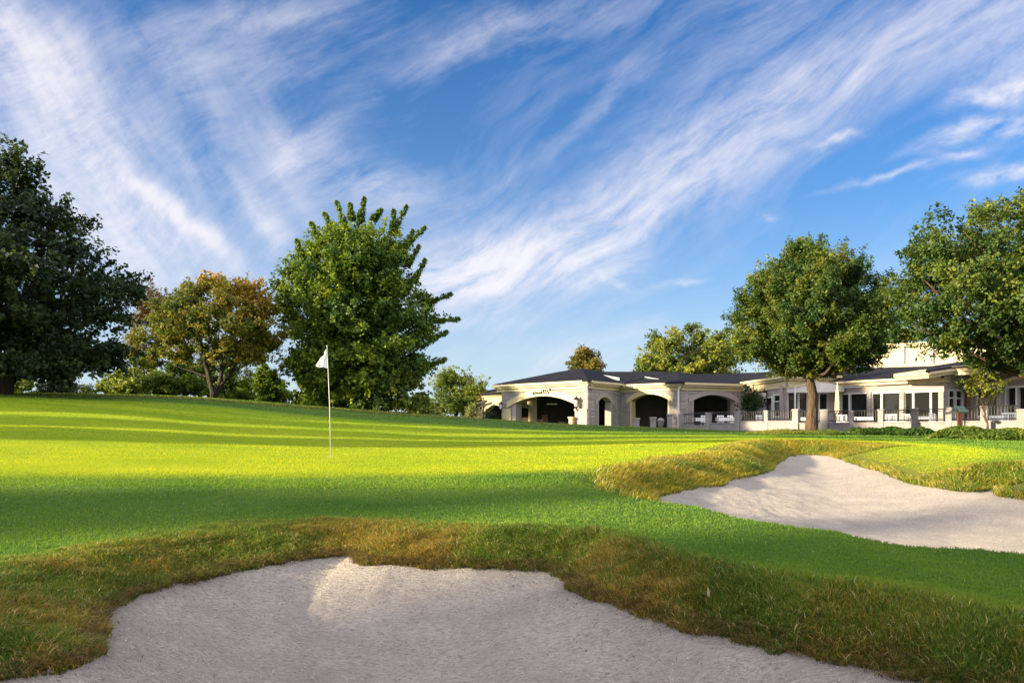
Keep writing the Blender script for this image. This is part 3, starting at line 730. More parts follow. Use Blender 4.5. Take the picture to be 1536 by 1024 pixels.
# trees left of the view that throw the long evening shadows over the green
SH = [(-48, -9.3, 13.4, 3.2, 0), (-58, -19.2, 22, 4.75, 1), (-46, -22, 14, 6, 2), (-27, 11.6, 11, 1.8, 3), (-30, 14.3, 12.5, 1.5, 4), (-52, 18, 15, 6, 5), (-33, 17.6, 12, 1.9, 6), (-38, 19.8, 11, 1.5, 7), (-66, 15, 15, 6, 8)]

def shade_trees():
    lab = ['nearest full green tree left of the bunker, outside the view', 'slim green tree left of the green, second along the fairway', 'tall green tree far left behind the camera',
           'low round tree left of the putting green', 'small narrow tree left of the putting green', 'tall tree on the left slope', 'tall tree farther up the left slope', 'small tree on the left slope edge', 'large tree at the far left ridge end']
    proto = None
    for (x, y, h, r, i) in SH:
        if proto is None:
            z0 = gz(x, y) - .1
            root = thing('park_tree', lab[i], 'tree', (x, y, z0), 'trees left of the green')
            H, R = 12., 5.
            env = [(H * t, 0, R * q, R * q) for t, q in ((.12, .3), (.2, .75), (.35, 1), (.55, .95), (.75, .7), (.9, .4), (1, .1))]
            V, Q, C, p, d = foliage(env, 1500, 24, .9, .26, .3, .8, 99, .3, .8, G1, clump=.9)
            cr = npmesh('crown', V, [Q], M_LEAF, root, C)
            mb = MB(); limbs(mb, (0, 0, 0), (0, 0, H * .8), .3, p, 99, 14, 40); tk = mb.build('trunk', M_BARK, root, smooth=True)
            proto = (root, cr, tk); root.scale = (r / R, r / R, h / H)
        else:
            rt = proto[0].copy(); col.objects.link(rt); rt.location = (x, y, gz(x, y) - .1); rt.scale = (r / 5., r / 5., h / 12.); rt.rotation_euler = (0, 0, i * 1.3)
            rt['label'] = lab[i]
            for c in proto[1:]:
                k = c.copy(); col.objects.link(k); k.parent = rt
shade_trees()

# hedges in front of the terrace wall
def hedge(label, p0, p1, n, size, h, wdt, seed, pal):
    rg = np.random.default_rng(seed)
    (xa, ya), (xb, yb) = p0, p1
    mx, my = (xa + xb) / 2, (ya + yb) / 2; z0 = gz(mx, my)
    root = thing('hedge', label, 'hedge', (mx, my, z0), 'low hedges below the terrace wall')
    L = math.hypot(xb - xa, yb - ya); ex, ey = (xb - xa) / L, (yb - ya) / L
    t = rg.random(n); q = rg.normal(0, .5, n) * wdt
    hh = h * (.75 + .35 * vnoise(t * L * .9, q * 2, seed=seed) + .2 * vnoise(t * L * 3, q * 5, seed=seed + 1)) * np.clip(np.minimum(t, 1 - t) * 9, .35, 1)
    s = 1 - np.abs(q / wdt) ** 2 * .35
    zz = rg.random(n) ** .5 * hh * np.clip(s, .2, 1)
    x = xa + ex * t * L - ey * q; y = ya + ey * t * L + ex * q
    c = np.stack([x - mx, y - my, surf(x, y) - z0 + zz], 1)
    nr = unit(rg.normal(0, .6, (n, 3)) + np.array([0, -.3, .7]))
    V, Q = leaf_quads(c, nr, size, rg)
    tt = np.clip(.5 + .5 * vnoise(x * 2, y * 2, seed=seed + 3) + rg.normal(0, .2, n), 0, 1)[:, None]
    colr = np.array(pal[0]) * (1 - tt) + np.array(pal[2]) * tt
    npmesh('foliage', V, [Q], M_LEAF, root, np.repeat(colr, 4, 0))
    mb = MB(); ax = [(xa + ex * L * q_ - mx, ya + ey * L * q_ - my, gz(xa + ex * L * q_, ya + ey * L * q_) - z0 + .05) for q_ in np.linspace(.03, .97, 14)]
    mb.tube(ax, .02, 5)
    for k in range(24):
        i = rg.integers(n); j_ = int(np.argmin([math.hypot(a_[0] - c[i][0], a_[1] - c[i][1]) for a_ in ax])); mb.tube([ax[j_], tuple(c[i])], [.012, .005], 4)
    mb.build('stem', M_BARK2, root)
hedge('dark green low hedge below the terrace wall starting right of the tree trunk', (X(1262, 37), 37), (X(1412, 33.5), 33.5), 11000, .11, .42, .55, 51, [(.02, .06, .014), 0, (.07, .13, .02)])
hedge('brighter green low hedge running out of the right edge of the view', (X(1396, 31), 31), (X(1600, 27.5), 27.5), 14000, .10, .45, .55, 52, [(.04, .09, .015), 0, (.15, .20, .025)])

# ------------------------------------------------------------------ building materials
def brickmat(name, c1, c2, mort, sc=1.0):
    m, nt, out = newmat(name); co = objco(nt)
    sx = nd(nt, 'ShaderNodeSeparateXYZ', {0: co})
    u = math_(nt, 'ADD', sx.outputs[0], sx.outputs[1])
    v = nd(nt, 'ShaderNodeCombineXYZ', {0: math_(nt, 'MULTIPLY', math_(nt, 'SUBTRACT', sx.outputs[0], sx.outputs[1]), .72), 1: sx.outputs[2], 2: 0.})
    b = nd(nt, 'ShaderNodeTexBrick', {'Vector': v.outputs[0], 'Color1': rgb(c1), 'Color2': rgb(c2), 'Mortar': rgb(mort), 'Scale': sc, 'Mortar Size': .012, 'Brick Width': .42, 'Row Height': .13})
    n1 = noise(nt, co, 1.6, 4)
    cc = mix(nt, b.outputs[0], tuple(k * .5 for k in c1), math_(nt, 'MULTIPLY', ramp(nt, n1, [(.45, (0, 0, 0)), (.75, (1, 1, 1))]), .5))
    p = nd(nt, 'ShaderNodeBsdfPrincipled', {'Base Color': cc, 'Roughness': .85, 'Normal': bump(nt, math_(nt, 'SUBTRACT', noise(nt, co, 25, 4), b.outputs['Fac']), .7, .02)})
    nt.links.new(p.outputs[0], out.inputs[0]); return m
M_BRICK = brickmat('pale_brick', (.28, .24, .225), (.15, .14, .145), (.38, .345, .32))
M_CREAM = simple('cream_trim', (.45, .375, .21), .5, .05, 1.5, .1)
M_STUCCO = simple('pale_stucco', (.29, .245, .232), .8, .05, 1.2, .2)
M_UPPER = simple('cream_siding', (.48, .41, .26), .6, .04, 1.5, .1)
M_STONE = simple('terrace_stone', (.25, .228, .24), .8, .12, 3, .35)
M_WHITE = simple('white_paint', (.52, .51, .50), .45, .03, 2, .05)
M_ROOF = None
def roofmat():
    m, nt, out = newmat('slate_roof'); co = objco(nt)
    b = nd(nt, 'ShaderNodeTexBrick', {'Vector': nd(nt, 'ShaderNodeMapping', {'Vector': co, 'Rotation': (.9, 0, .7)}).outputs[0], 'Color1': rgb((.010, .011, .016)), 'Color2': rgb((.026, .027, .036)), 'Mortar': rgb((.008, .008, .01)), 'Scale': 1., 'Mortar Size': .02, 'Brick Width': .35, 'Row Height': .2})
    cc = mix(nt, b.outputs[0], (.012, .013, .02), noise(nt, co, 1.5, 4))
    p = nd(nt, 'ShaderNodeBsdfPrincipled', {'Base Color': cc, 'Roughness': .9, 'Specular IOR Level': .06, 'Normal': bump(nt, math_(nt, 'ADD', noise(nt, co, 14, 4), b.outputs['Fac']), .8, .03)})
    nt.links.new(p.outputs[0], out.inputs[0]); return m
M_ROOF = roofmat()
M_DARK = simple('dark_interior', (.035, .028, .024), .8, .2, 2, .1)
M_INT = simple('brown_interior', (.09, .06, .04), .8, .2, 2, .1)
M_IRON = simple('black_iron', (.012, .012, .014), .45, .1, 6, .1)
M_WOOD = simple('brown_wood', (.20, .09, .035), .6, .2, 5, .2)
M_RED = simple('dark_red_post', (.10, .035, .025), .6, .2, 5, .2)
def glassmat():
    m, nt, out = newmat('window_glass'); co = objco(nt)
    n1 = noise(nt, co, .5, 2)
    p = nd(nt, 'ShaderNodeBsdfPrincipled', {'Base Color': rgb((.012, .014, .013)), 'Roughness': .03, 'Specular IOR Level': .3, 'IOR': 1.45, 'Normal': bump(nt, n1, .04, .1)})
    nt.links.new(p.outputs[0], out.inputs[0]); return m
M_GLASS = glassmat()
def lampglass():
    m, nt, out = newmat('lantern_glass')
    p = nd(nt, 'ShaderNodeBsdfPrincipled', {'Base Color': rgb((.8, .78, .7)), 'Roughness': .3, 'Transmission Weight': .2})
    nt.links.new(p.outputs[0], out.inputs[0]); return m
M_LAMP = lampglass()
M_SKYL = simple('skylight_frame', (.30, .32, .36), .4, .05, 3, .1)
M_CANVAS = simple('cream_canvas', (.48, .40, .28), .9, .06, 3, .1)
M_CLOTH = simple('white_cloth', (.82, .82, .80), .9, .03, 3, .1)
M_PATIO = simple('terrace_paving', (.32, .28, .26), .85, .15, 1, .3)
M_GREENB = simple('dark_green_board', (.02, .06, .05), .5, .1, 4, .1)

CH = thing('clubhouse', 'long single storey clubhouse of pale brick with arches, dark hipped roofs and cream cornices', 'building', (12, 55, E - .4))
CHP = []
def chp(mb, name, mat, smooth=False, parent=None):
    o = mb.build(name, mat, None, smooth); CHP.append((o, parent)); return o

class Face:
    """a facade standing on a straight plan line, measured from pixels"""
    def __init__(s, pa, Ya, ra, pb, Yb, rb, z0=E - .5):
        s.A = np.array([X(pa, Ya), Ya]); s.B = np.array([X(pb, Yb), Yb]); s.L = np.linalg.norm(s.B - s.A); s.e = (s.B - s.A) / s.L
        s.n = np.array([s.e[1], -s.e[0]])           # outward, towards the viewer
        if s.n[1] > 0: s.n = -s.n
        s.za = Z(ra, Ya); s.zb = Z(rb, Yb); s.z0 = z0
    def s_of(s, px):
        u = (px - 768) / F
        # A + t e : x = u y
        return (u * s.A[1] - s.A[0]) / (s.e[0] - u * s.e[1])
    def z_of(s, row, px):
        y = s.A[1] + s.e[1] * s.s_of(px); return Z(row, y)
    def p(s, t, d, z):
        q = s.A + s.e * t + s.n * d; return (q[0], q[1], z)
    def eave(s, t): return s.za + (s.zb - s.za) * t / s.L
    def block(s, mb, t0, t1, z0, z1, d0, d1, z0b=None, z1b=None):
        z0b = z0 if z0b is None else z0b; z1b = z1 if z1b is None else z1b
        mb.hexa([s.p(t0, d1, z0), s.p(t1, d1, z0b), s.p(t1, d0, z0b), s.p(t0, d0, z0), s.p(t0, d1, z1), s.p(t1, d1, z1b), s.p(t1, d0, z1b), s.p(t0, d0, z1)])
    def wall(s, mat, openings, th=.35, name='wall', drop=.45, t0=0, t1=None):
        """openings: (ta, tb, zbot, zspring, rise)  arch when rise>0"""
        t1 = s.L if t1 is None else t1; mb = MB(); cur = t0
        for (ta, tb, zb, zs, rise) in sorted(openings):
            s.block(mb, cur, ta, s.z0, s.eave(cur) - drop, -th, 0, None, s.eave(ta) - drop)
            n = 14 if rise > 0 else 1
            for i in range(n):
                a = ta + (tb - ta) * i / n; b = ta + (tb - ta) * (i + 1) / n
                fa = zs + rise * (1 - (2 * i / n - 1) ** 2); fb = zs + rise * (1 - (2 * (i + 1) / n - 1) ** 2)
                s.block(mb, a, b, fa, s.eave(a) - drop, -th, 0, fb, s.eave(b) - drop)
            if zb > s.z0 + .02: s.block(mb, ta, tb, s.z0, zb, -th, 0)
            cur = tb
        s.block(mb, cur, t1, s.z0, s.eave(cur) - drop, -th, 0, None, s.eave(t1) - drop)
        return chp(mb, name, mat)
    def arch(s, ta, tb, zs, rise, w=.42, jamb=.0, mat=None, zb=None, depth=.45):
        mb = MB(); n = 18; k = w / max(tb - ta, .1)
        for i in range(n):
            f0, f1 = -k + (1 + 2 * k) * i / n, -k + (1 + 2 * k) * (i + 1) / n
            def zi(f): return zs + rise * (1 - (2 * f - 1) ** 2)
            def zo(f): return zi(f) + w
            t_0, t_1 = ta + (tb - ta) * f0, ta + (tb - ta) * f1
            s.block(mb, t_0, t_1, max(zi(f0), zs - .35) - .03, zo(f0), -depth, .06, max(zi(f1), zs - .35) - .03, zo(f1))
        chp(mb, 'arch_surround', mat or M_CREAM)
        if jamb:
            for a, b in ((ta - jamb * .3, ta + jamb), (tb - jamb, tb + jamb * .3)):
                mb = MB(); s.block(mb, a, b, s.z0, zs - .02, -depth, .045); chp(mb, 'jamb', mat or M_CREAM)
    def cornice(s, mat=None, t0=-.25, t1=None, gut=.16, fa=.14, fr=.22, over=.45, endover=None):
        """gutter, fascia and frieze in three steps below the eave line"""
        t1 = s.L + .25 if t1 is None else t1; mat = mat or M_CREAM
        a, b = s.eave(t0), s.eave(t1)
        mb = MB()
        s.block(mb, t0, t1, a - gut, a, -.5, over, b - gut, b)
        chp(mb, 'gutter', mat)
        mb = MB()
        s.block(mb, t0 + .06, t1 - .06, a - gut - fa, a - gut - .012, -.5, over * .62, b - gut - fa, b - gut - .012)
        s.block(mb, t0 + .12, t1 - .12, a - gut - fa - fr, a - gut - fa - .012, -.5, .09, b - gut - fa - fr, b - gut - fa - .012)
        chp(mb, 'cornice', mat)
    def px_block(s, mb, pa, pb, r_top, r_bot, d0, d1):
        ta, tb = s.s_of(pa), s.s_of(pb); pm = (pa + pb) / 2
        s.block(mb, ta, tb, s.z_of(r_bot, pm), s.z_of(r_top, pm), d0, d1)
    def window(s, panes, r_top, r_bot, fw=.09, head=.1, mat=None, transom=None, depth=-.12):
        """panes: list of (pxa, pxb); frame bars between"""
        pa, pb = panes[0][0], panes[-1][1]; ta, tb = s.s_of(pa), s.s_of(pb); pm = (pa + pb) / 2
        zt, zb = s.z_of(r_top, pm), s.z_of(r_bot, pm)
        fr = MB()
        s.block(fr, ta - fw, tb + fw, zt, zt + head, depth, .03); s.block(fr, ta - fw, tb + fw, zb - fw, zb, depth, .05)
        s.block(fr, ta - fw, ta, zb, zt, depth, .028); s.block(fr, tb, tb + fw, zb, zt, depth, .028)
        for (a, b), (c, d) in zip(panes[:-1], panes[1:]):
            s.block(fr, s.s_of(b), s.s_of(c), zb, zt, depth, .026)
        if transom:
            zz = s.z_of(transom, pm); s.block(fr, ta, tb, zz - .04, zz + .04, depth, .022)
        w = chp(fr, 'window', mat or M_WHITE)
        for a, b in panes:
            g_ = MB(); s.block(g_, s.s_of(a), s.s_of(b), zb, zt, depth - .015, depth + .03)
            chp(g_, 'pane', M_GLASS, parent=w)

def lantern(f, px, row, sc=1.0):
    t = f.s_of(px); z = f.z_of(row, px)
    fr = MB(); c = f.p(t, .28, z)
    fr.tube([f.p(t, 0, z - .45 * sc), f.p(t, .2, z - .55 * sc), f.p(t, .28, z - .32 * sc)], .025 * sc, 6)
    fr.lathe((c[0], c[1], z), [(.0, .30 * sc), (.05 * sc, .2 * sc), (.17 * sc, .1 * sc), (.15 * sc, .05 * sc)], 8)
    fr.lathe((c[0], c[1], z), [(.12 * sc, -.32 * sc), (.06 * sc, -.40 * sc), (.01, -.5 * sc)], 8)
    for k in range(6):
        q = k * pi / 3; fr.tube([(c[0] + .14 * sc * cos(q), c[1] + .14 * sc * sin(q), z + .07 * sc), (c[0] + .11 * sc * cos(q), c[1] + .11 * sc * sin(q), z - .33 * sc)], .012, 4)
    w = chp(fr, 'wall_lantern', M_IRON)
    g_ = MB(); g_.lathe((c[0], c[1], z), [(.09 * sc, -.30 * sc), (.12 * sc, .04 * sc)], 8); chp(g_, 'lantern_glass', M_LAMP, parent=w)

def roof(polys, th=.12, mat=None):
    mb = MB()
    for poly in polys: mb.prism(poly, (0, 0, -th))
    chp(mb, 'roof', mat or M_ROOF)

# ---- left annex
L_ = Face(712, 61.5, 592.5, 757, 58.6, 586.5, E - .3)
ta, tb = L_.s_of(727), L_.s_of(764)
zs = L_.z_of(617, 735)
L_.wall(M_BRICK, [(ta, L_.L - .05, L_.z0, zs, .5)], drop=.42)
L_.cornice(over=.4)
L_.arch(ta, tb + .4, zs, .62, .5)
mb = MB(); L_.px_block(mb, 716, 720, 602, 640, -.1, .08); chp(mb, 'pilaster', M_STUCCO)
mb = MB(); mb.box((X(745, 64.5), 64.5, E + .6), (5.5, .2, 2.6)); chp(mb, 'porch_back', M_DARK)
mb = MB()
for (a, b) in ((727, 729), (732, 734)): L_.px_block(mb, a, b, 610, 634, .5, .62)
t0, t1 = L_.s_of(725), L_.s_of(737); mb.hexa([L_.p(t0, .7, L_.z_of(606.5, 730)), L_.p(t1, .7, L_.z_of(603, 730)), L_.p(t1, .4, L_.z_of(603, 730)), L_.p(t0, .4, L_.z_of(606.5, 730)),
         L_.p(t0, .7, L_.z_of(604.5, 730)), L_.p(t1, .7, L_.z_of(601, 730)), L_.p(t1, .4, L_.z_of(601, 730)), L_.p(t0, .4, L_.z_of(604.5, 730))])
chp(mb, 'porch_bracket', M_IRON)
roof([[P(705, 592, 61.4), P(752, 587, 57.8), P(752, 581, 62), P(722, 587.5, 65)], [P(705, 592, 61.4), P(722, 587.5, 65), P(722, 590, 71), P(700, 594, 68)]])

# ---- left pavilion, faces A and B
A_ = Face(752, 57.6, 577.6, 882, 52.4, 570.6, E - .5)
ta, tb = A_.s_of(767), A_.s_of(862); zs = A_.z_of(606, 815)
A_.wall(M_BRICK, [(ta, tb, A_.z0, zs, .62)])
A_.cornice(t0=-.5)
A_.arch(ta, tb, zs, .62, .42)
mb = MB(); A_.px_block(mb, 754.5, 766.5, 613, 650, -.1, .06); chp(mb, 'pier', M_CREAM)
mb = MB(); A_.px_block(mb, 864, 880.5, 614, 650, -.1, .10); A_.px_block(mb, 863, 881, 613, 616, -.1, .16); chp(mb, 'pier', M_STUCCO)
mb = MB(); A_.px_block(mb, 858, 865, 625, 627, .1, .5); A_.px_block(mb, 859, 864, 627, 650, .12, .45); chp(mb, 'low_pier', M_CREAM)
mb = MB(); t = A_.s_of(768.5); A_.block(mb, t - .28, t + .3, A_.z0, zs + .1, -.7, -.05); chp(mb, 'jamb', M_STUCCO)
lantern(A_, 755, 607); lantern(A_, 868, 601, 1.25)
B_ = Face(882, 52.4, 571.2, 931, 56.4, 575.6, E - .5)
ta, tb = B_.s_of(896), B_.s_of(917); zs = B_.z_of(603, 906)
B_.wall(M_BRICK, [(ta, tb, B_.z0, zs, .40)])
B_.cornice(t0=-.1, t1=B_.L - .1)
B_.arch(ta, tb, zs, .40, .30, jamb=.14, mat=M_STUCCO)
mb = MB(); q = A_.p(A_.L + .05, .2, 0); mb.tube([(q[0], q[1], A_.zb - .1), (q[0] + .02, q[1], A_.zb - .35), (q[0] - .05, q[1] + .0, A_.zb - .6), (q[0] - .05, q[1], E - .5)], .06, 8); chp(mb, 'downspout', M_WHITE)
# interior of the porch
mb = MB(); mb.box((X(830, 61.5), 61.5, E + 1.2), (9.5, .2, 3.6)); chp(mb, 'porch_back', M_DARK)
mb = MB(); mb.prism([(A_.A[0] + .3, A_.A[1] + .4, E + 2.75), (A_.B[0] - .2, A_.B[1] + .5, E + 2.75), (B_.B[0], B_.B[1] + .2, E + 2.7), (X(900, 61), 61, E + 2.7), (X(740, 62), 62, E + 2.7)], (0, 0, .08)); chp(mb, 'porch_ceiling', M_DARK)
I_ = Face(769, 60.2, 590, 800, 58.6, 590, E - .5)
ta, tb = I_.s_of(771), I_.s_of(792.5); zs = I_.z_of(613, 785)
I_.wall(M_CREAM, [(ta, tb, I_.z0, zs, .12)], drop=0, th=.4, name='inner_arch')
mb = MB(); mb.box((X(783, 61.2), 61.2, E + .9), (1.1, .05, .06)); mb.box((X(783, 61.2), 61.2, E + .3), (1.0, .04, 1.1)); chp(mb, 'inner_window', M_INT)
mb = MB(); mb.box((X(828, 58), 58, E + (640 - 605.7) / F * 58), (.8, .12, .09)); o = chp(mb, 'ceiling_light', M_LAMP)
mb = MB(); mb.box((X(817, 60), 60, E + .25), (.42, .4, 1.35)); mb.box((X(817, 60), 59.9, E + .94), (.48, .44, .05)); cab_ = mb

# ---- middle pavilion, faces C and D
C_ = Face(931, 56.4, 577.6, 1022, 52.8, 573.4, E - .5)
ta, tb = C_.s_of(946), C_.s_of(1004); zs = C_.z_of(600, 975)
C_.wall(M_BRICK, [(ta, tb, C_.z0, zs, .46)])
C_.cornice(t0=-.15)
C_.arch(ta, tb, zs, .46, .32, jamb=.10)
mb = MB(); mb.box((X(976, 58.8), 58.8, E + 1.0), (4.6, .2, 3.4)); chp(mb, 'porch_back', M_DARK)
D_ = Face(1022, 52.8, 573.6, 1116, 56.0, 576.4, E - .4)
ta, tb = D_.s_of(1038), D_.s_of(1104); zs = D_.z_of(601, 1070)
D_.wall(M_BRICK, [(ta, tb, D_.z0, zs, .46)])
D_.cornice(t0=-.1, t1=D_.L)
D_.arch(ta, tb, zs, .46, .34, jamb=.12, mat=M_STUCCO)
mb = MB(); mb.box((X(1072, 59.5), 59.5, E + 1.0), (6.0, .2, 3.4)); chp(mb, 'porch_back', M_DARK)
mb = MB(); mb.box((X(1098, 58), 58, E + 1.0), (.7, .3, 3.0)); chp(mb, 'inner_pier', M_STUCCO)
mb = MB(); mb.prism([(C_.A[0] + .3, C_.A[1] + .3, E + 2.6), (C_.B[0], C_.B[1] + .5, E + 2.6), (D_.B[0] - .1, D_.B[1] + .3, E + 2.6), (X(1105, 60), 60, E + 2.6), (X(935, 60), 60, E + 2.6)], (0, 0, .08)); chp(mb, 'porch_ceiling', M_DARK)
mb = MB(); q = C_.p(C_.L + .02, .25, 0); mb.tube([(q[0] + .05, q[1], C_.zb - .05), (q[0] + .03, q[1], C_.zb - .3), (q[0] - .06, q[1] + .1, C_.zb - .55), (q[0] - .06, q[1] + .1, E - .5)], .07, 8); chp(mb, 'downspout', M_WHITE)

# ---- plain wall with door, E
E_ = Face(1116, 56.0, 573.4, 1179, 53.0, 564.0, E - .3)
E_.wall(M_STUCCO, [(E_.s_of(1148.3), E_.s_of(1157.7), E_.z_of(634, 1153), E_.z_of(596.8, 1153), 0), (E_.s_of(1161.3), E_.s_of(1171.1), E_.z_of(624, 1166), E_.z_of(592.8, 1166), 0)], drop=.5)
E_.cornice(t0=.0, t1=E_.L + .1, fr=.5)
E_.window([(1148.5, 1157.5)], 597, 634, .11, .13)
E_.window([(1161.5, 1171)], 593, 624, .09, .09, transom=602)
mb = MB(); E_.px_block(mb, 1171.5, 1176, 578, 640, .0, .16); chp(mb, 'pilaster', M_STUCCO)
lantern(E_, 1150.5, 590, 1.2)
# ---- gabled bay F
F_ = Face(1179, 53.0, 564.0, 1254, 54.2, 563.6, E - .3)
ps = [(1182, 1197), (1199.5, 1210)]
t_ = lambda p: F_.s_of(p)
F_.wall(M_STUCCO, [(t_(1181), t_(1242), F_.z_of(628, 1210), F_.z_of(589.5, 1210), 0)], drop=.5)
F_.cornice(t0=0, t1=F_.L + .2, fr=.45)
F_.window([(1182, 1196.6), (1199, 1210), (1213, 1227), (1229.5, 1240.8)], 590, 628, .05, .08)
mb = MB(); z1, z2, z3 = F_.z_of(590, 1180), F_.z_of(582.5, 1180), F_.z_of(573, 1212)
def bl(mb, a, b, za0, za1, zb0, zb1, d0, d1, f=F_): f.block(mb, f.s_of(a), f.s_of(b), za0, za1, d0, d1, zb0, zb1)
bl(mb, 1179.5, 1212, F_.z_of(589, 1180), F_.z_of(582, 1180), F_.z_of(589, 1212), F_.z_of(574, 1212), .02, .9)
bl(mb, 1212, 1230, F_.z_of(589, 1212), F_.z_of(574, 1212), F_.z_of(589, 1230), F_.z_of(575.5, 1230), .02, .9)
bl(mb, 1230, 1253, F_.z_of(589, 1230), F_.z_of(575.5, 1230), F_.z_of(588, 1253), F_.z_of(580, 1253), .02, .9)
chp(mb, 'gable_hood', M_WHITE)
mb = MB(); bl(mb, 1178.5, 1212, F_.z_of(582, 1180), F_.z_of(580.5, 1180), F_.z_of(574, 1212), F_.z_of(572.4, 1212), -.05, 1.0); chp(mb, 'gable_trim', M_CREAM)
mb = MB(); q = F_.p(.02, .95, 0); mb.tube([(q[0], q[1], F_.z_of(582, 1180)), (q[0], q[1], E - .3)], .06, 8); chp(mb, 'downspout', M_WHITE)
# ---- long window wing G
G_ = Face(1254, 54.2, 573.0, 1416, 47.6, 564.5, E - .2)
pan = [[(1262, 1273), (1275.7, 1301)], [(1309, 1321), (1323.8, 1349.6)], [(1358, 1368.6), (1371.5, 1395), (1397.8, 1409)]]
ops = []
for g_ in pan:
    a, b = G_.s_of(g_[0][0]) - .05, G_.s_of(g_[-1][1]) + .05; pm = (g_[0][0] + g_[-1][1]) / 2
    ops.append((a, b, G_.z_of(634, pm), G_.z_of(590.5 - (pm - 1262) * .027, pm), 0))
G_.wall(M_STUCCO, ops, drop=.42)
G_.cornice(t0=-.2, t1=G_.L + .15, gut=.15, fa=.2, fr=.02, over=.6)
for g_ in pan:
    pm = (g_[0][0] + g_[-1][1]) / 2; G_.window(g_, 591.5 - (pm - 1262) * .027, 634, .05, .09, depth=-.16)
for pa, pb in ((1302, 1308), (1350.8, 1357.3), (1410.5, 1417)):
    mb = MB(); G_.px_block(mb, pa, pb, 588, 640, .0, .14); chp(mb, 'pillar', M_BRICK)
mb = MB(); G_.px_block(mb, 1254.5, 1261.5, 580, 640, 0, .12); chp(mb, 'pilaster', M_CREAM)
# ---- right end H
H1 = Face(1416, 47.6, 562, 1453, 49.2, 556, E - .2)
H1.wall(M_STUCCO, [(H1.s_of(1422.5), H1.s_of(1444.5), H1.z_of(640, 1433), H1.z_of(584.5, 1433), 0)], drop=.0)
H1.window([(1423.5, 1432), (1434.3, 1443.3)], 586.5, 640, .10, .12, transom=596.8)
mb = MB(); q = H1.p(H1.s_of(1447.5), .15, 0); mb.tube([(q[0], q[1], Z(573, q[1])), (q[0], q[1], E - .2)], .09, 8); chp(mb, 'downspout', M_WOOD)
H2 = Face(1453, 49.2, 553.0, 1600, 43.5, 545.0, E - .2)
H2.wall(M_STUCCO, [(H2.s_of(1465), H2.s_of(1497.5), H2.z_of(640, 1480), H2.z_of(581, 1480), 0), (H2.s_of(1508), H2.s_of(1594), H2.z_of(640, 1530), H2.z_of(579, 1530), 0)], drop=.2)
H2.window([(1466, 1496.5)], 582.5, 640, .09, .12); H2.window([(1509.5, 1523.5), (1526.3, 1556), (1559, 1592)], 580, 640, .09, .12, depth=-.3)
mb = MB(); H2.px_block(mb, 1498.5, 1506.5, 582, 645, .0, .25); chp(mb, 'pilaster', M_STUCCO)
mb = MB(); H2.px_block(mb, 1453.5, 1461.5, 580, 645, 0, .2); chp(mb, 'pilaster', M_STUCCO)
lantern(H2, 1503, 578, 1.0)
lantern(H1, 1439, 579, .8)
mb = MB()
bl(mb, 1466, 1503, H2.z_of(579.5, 1470), H2.z_of(577, 1470), H2.z_of(577.5, 1503), H2.z_of(574, 1503), .02, .7, H2)
bl(mb, 1503, 1545, H2.z_of(577.5, 1503), H2.z_of(573.5, 1503), H2.z_of(566, 1545), H2.z_of(561, 1545), .02, .7, H2)
chp(mb, 'canopy_edge', M_CREAM)
HC = Face(1389, 46.5, 556.6, 1432, 47.2, 550.0, E + 2)
mb = MB(); HC.block(mb, 0, HC.L, HC.za - .22, HC.za, -2.5, .3, HC.zb - .22, HC.zb)
HC.block(mb, .1, HC.L, HC.za - .42, HC.za - .235, -2.5, .1, HC.zb - .42, HC.zb - .235); chp(mb, 'cornice', M_CREAM)
HD = Face(1430, 47.2, 550.0, 1600, 43, 540, E + 2); HD.cornice(t0=0, t1=HD.L, over=.3)
roof([[P(1388, 556, 46.1), P(1432, 549.6, 46.8), P(1435, 543, 52), P(1395, 549, 53)], [P(1432, 549.6, 46.8), P(1602, 539.6, 42.6), P(1602, 532, 49), P(1435, 543, 52)]], .1)
# upper storey block behind
U_ = Face(1296, 64, 517.5, 1500, 58.5, 508, E + 1)
mb = MB(); U_.block(mb, 0, U_.L, E + 2, U_.za - .3, -4, 0, E + 2, U_.zb - .3); chp(mb, 'upper_wall', M_UPPER)
mb = MB(); U_.block(mb, -.2, U_.L, U_.za - .28, U_.za, -4.2, .28, U_.zb - .28, U_.zb); chp(mb, 'upper_cornice', M_CREAM)
for a, b in ((1352, 1356.5), (1396, 1400), (1305, 1309)):
    mb = MB(); U_.px_block(mb, a, b, 519, 545, 0, .15); chp(mb, 'pilaster', M_WHITE)

# ---- roofs
a0, a1, b1 = P(741, 576.2, 58.4), P(882, 569.6, 51.8), P(931, 574.6, 56.2)
ap, rl, rr = P(872, 552, 61.5), P(837, 557.5, 68), P(905, 557.2, 64)
mid = P(1017, 557.2, 61)
roof([[a0, a1, ap], [a0, ap, rl], [a1, b1, rr, ap], [b1, mid, rr]])
roof([[rl, ap, rr, P(900, 560, 75), P(840, 560, 78)]], .1)
c1, d1_ = P(1022, 572.4, 52.2), P(1117, 575.2, 55.6)
roof([[P(929, 576, 56.2), c1, mid], [c1, d1_, P(1072, 564.6, 60.5), mid], [P(1072, 564.6, 60.5), d1_, P(1122, 559, 63), P(1104, 560, 64)], [mid, P(1072, 564.6, 60.5), P(1104, 560, 64), P(1100, 560.5, 75), P(1017, 560.5, 75)], [rr, mid, P(1017, 560.5, 75), P(905, 560.5, 75)]])
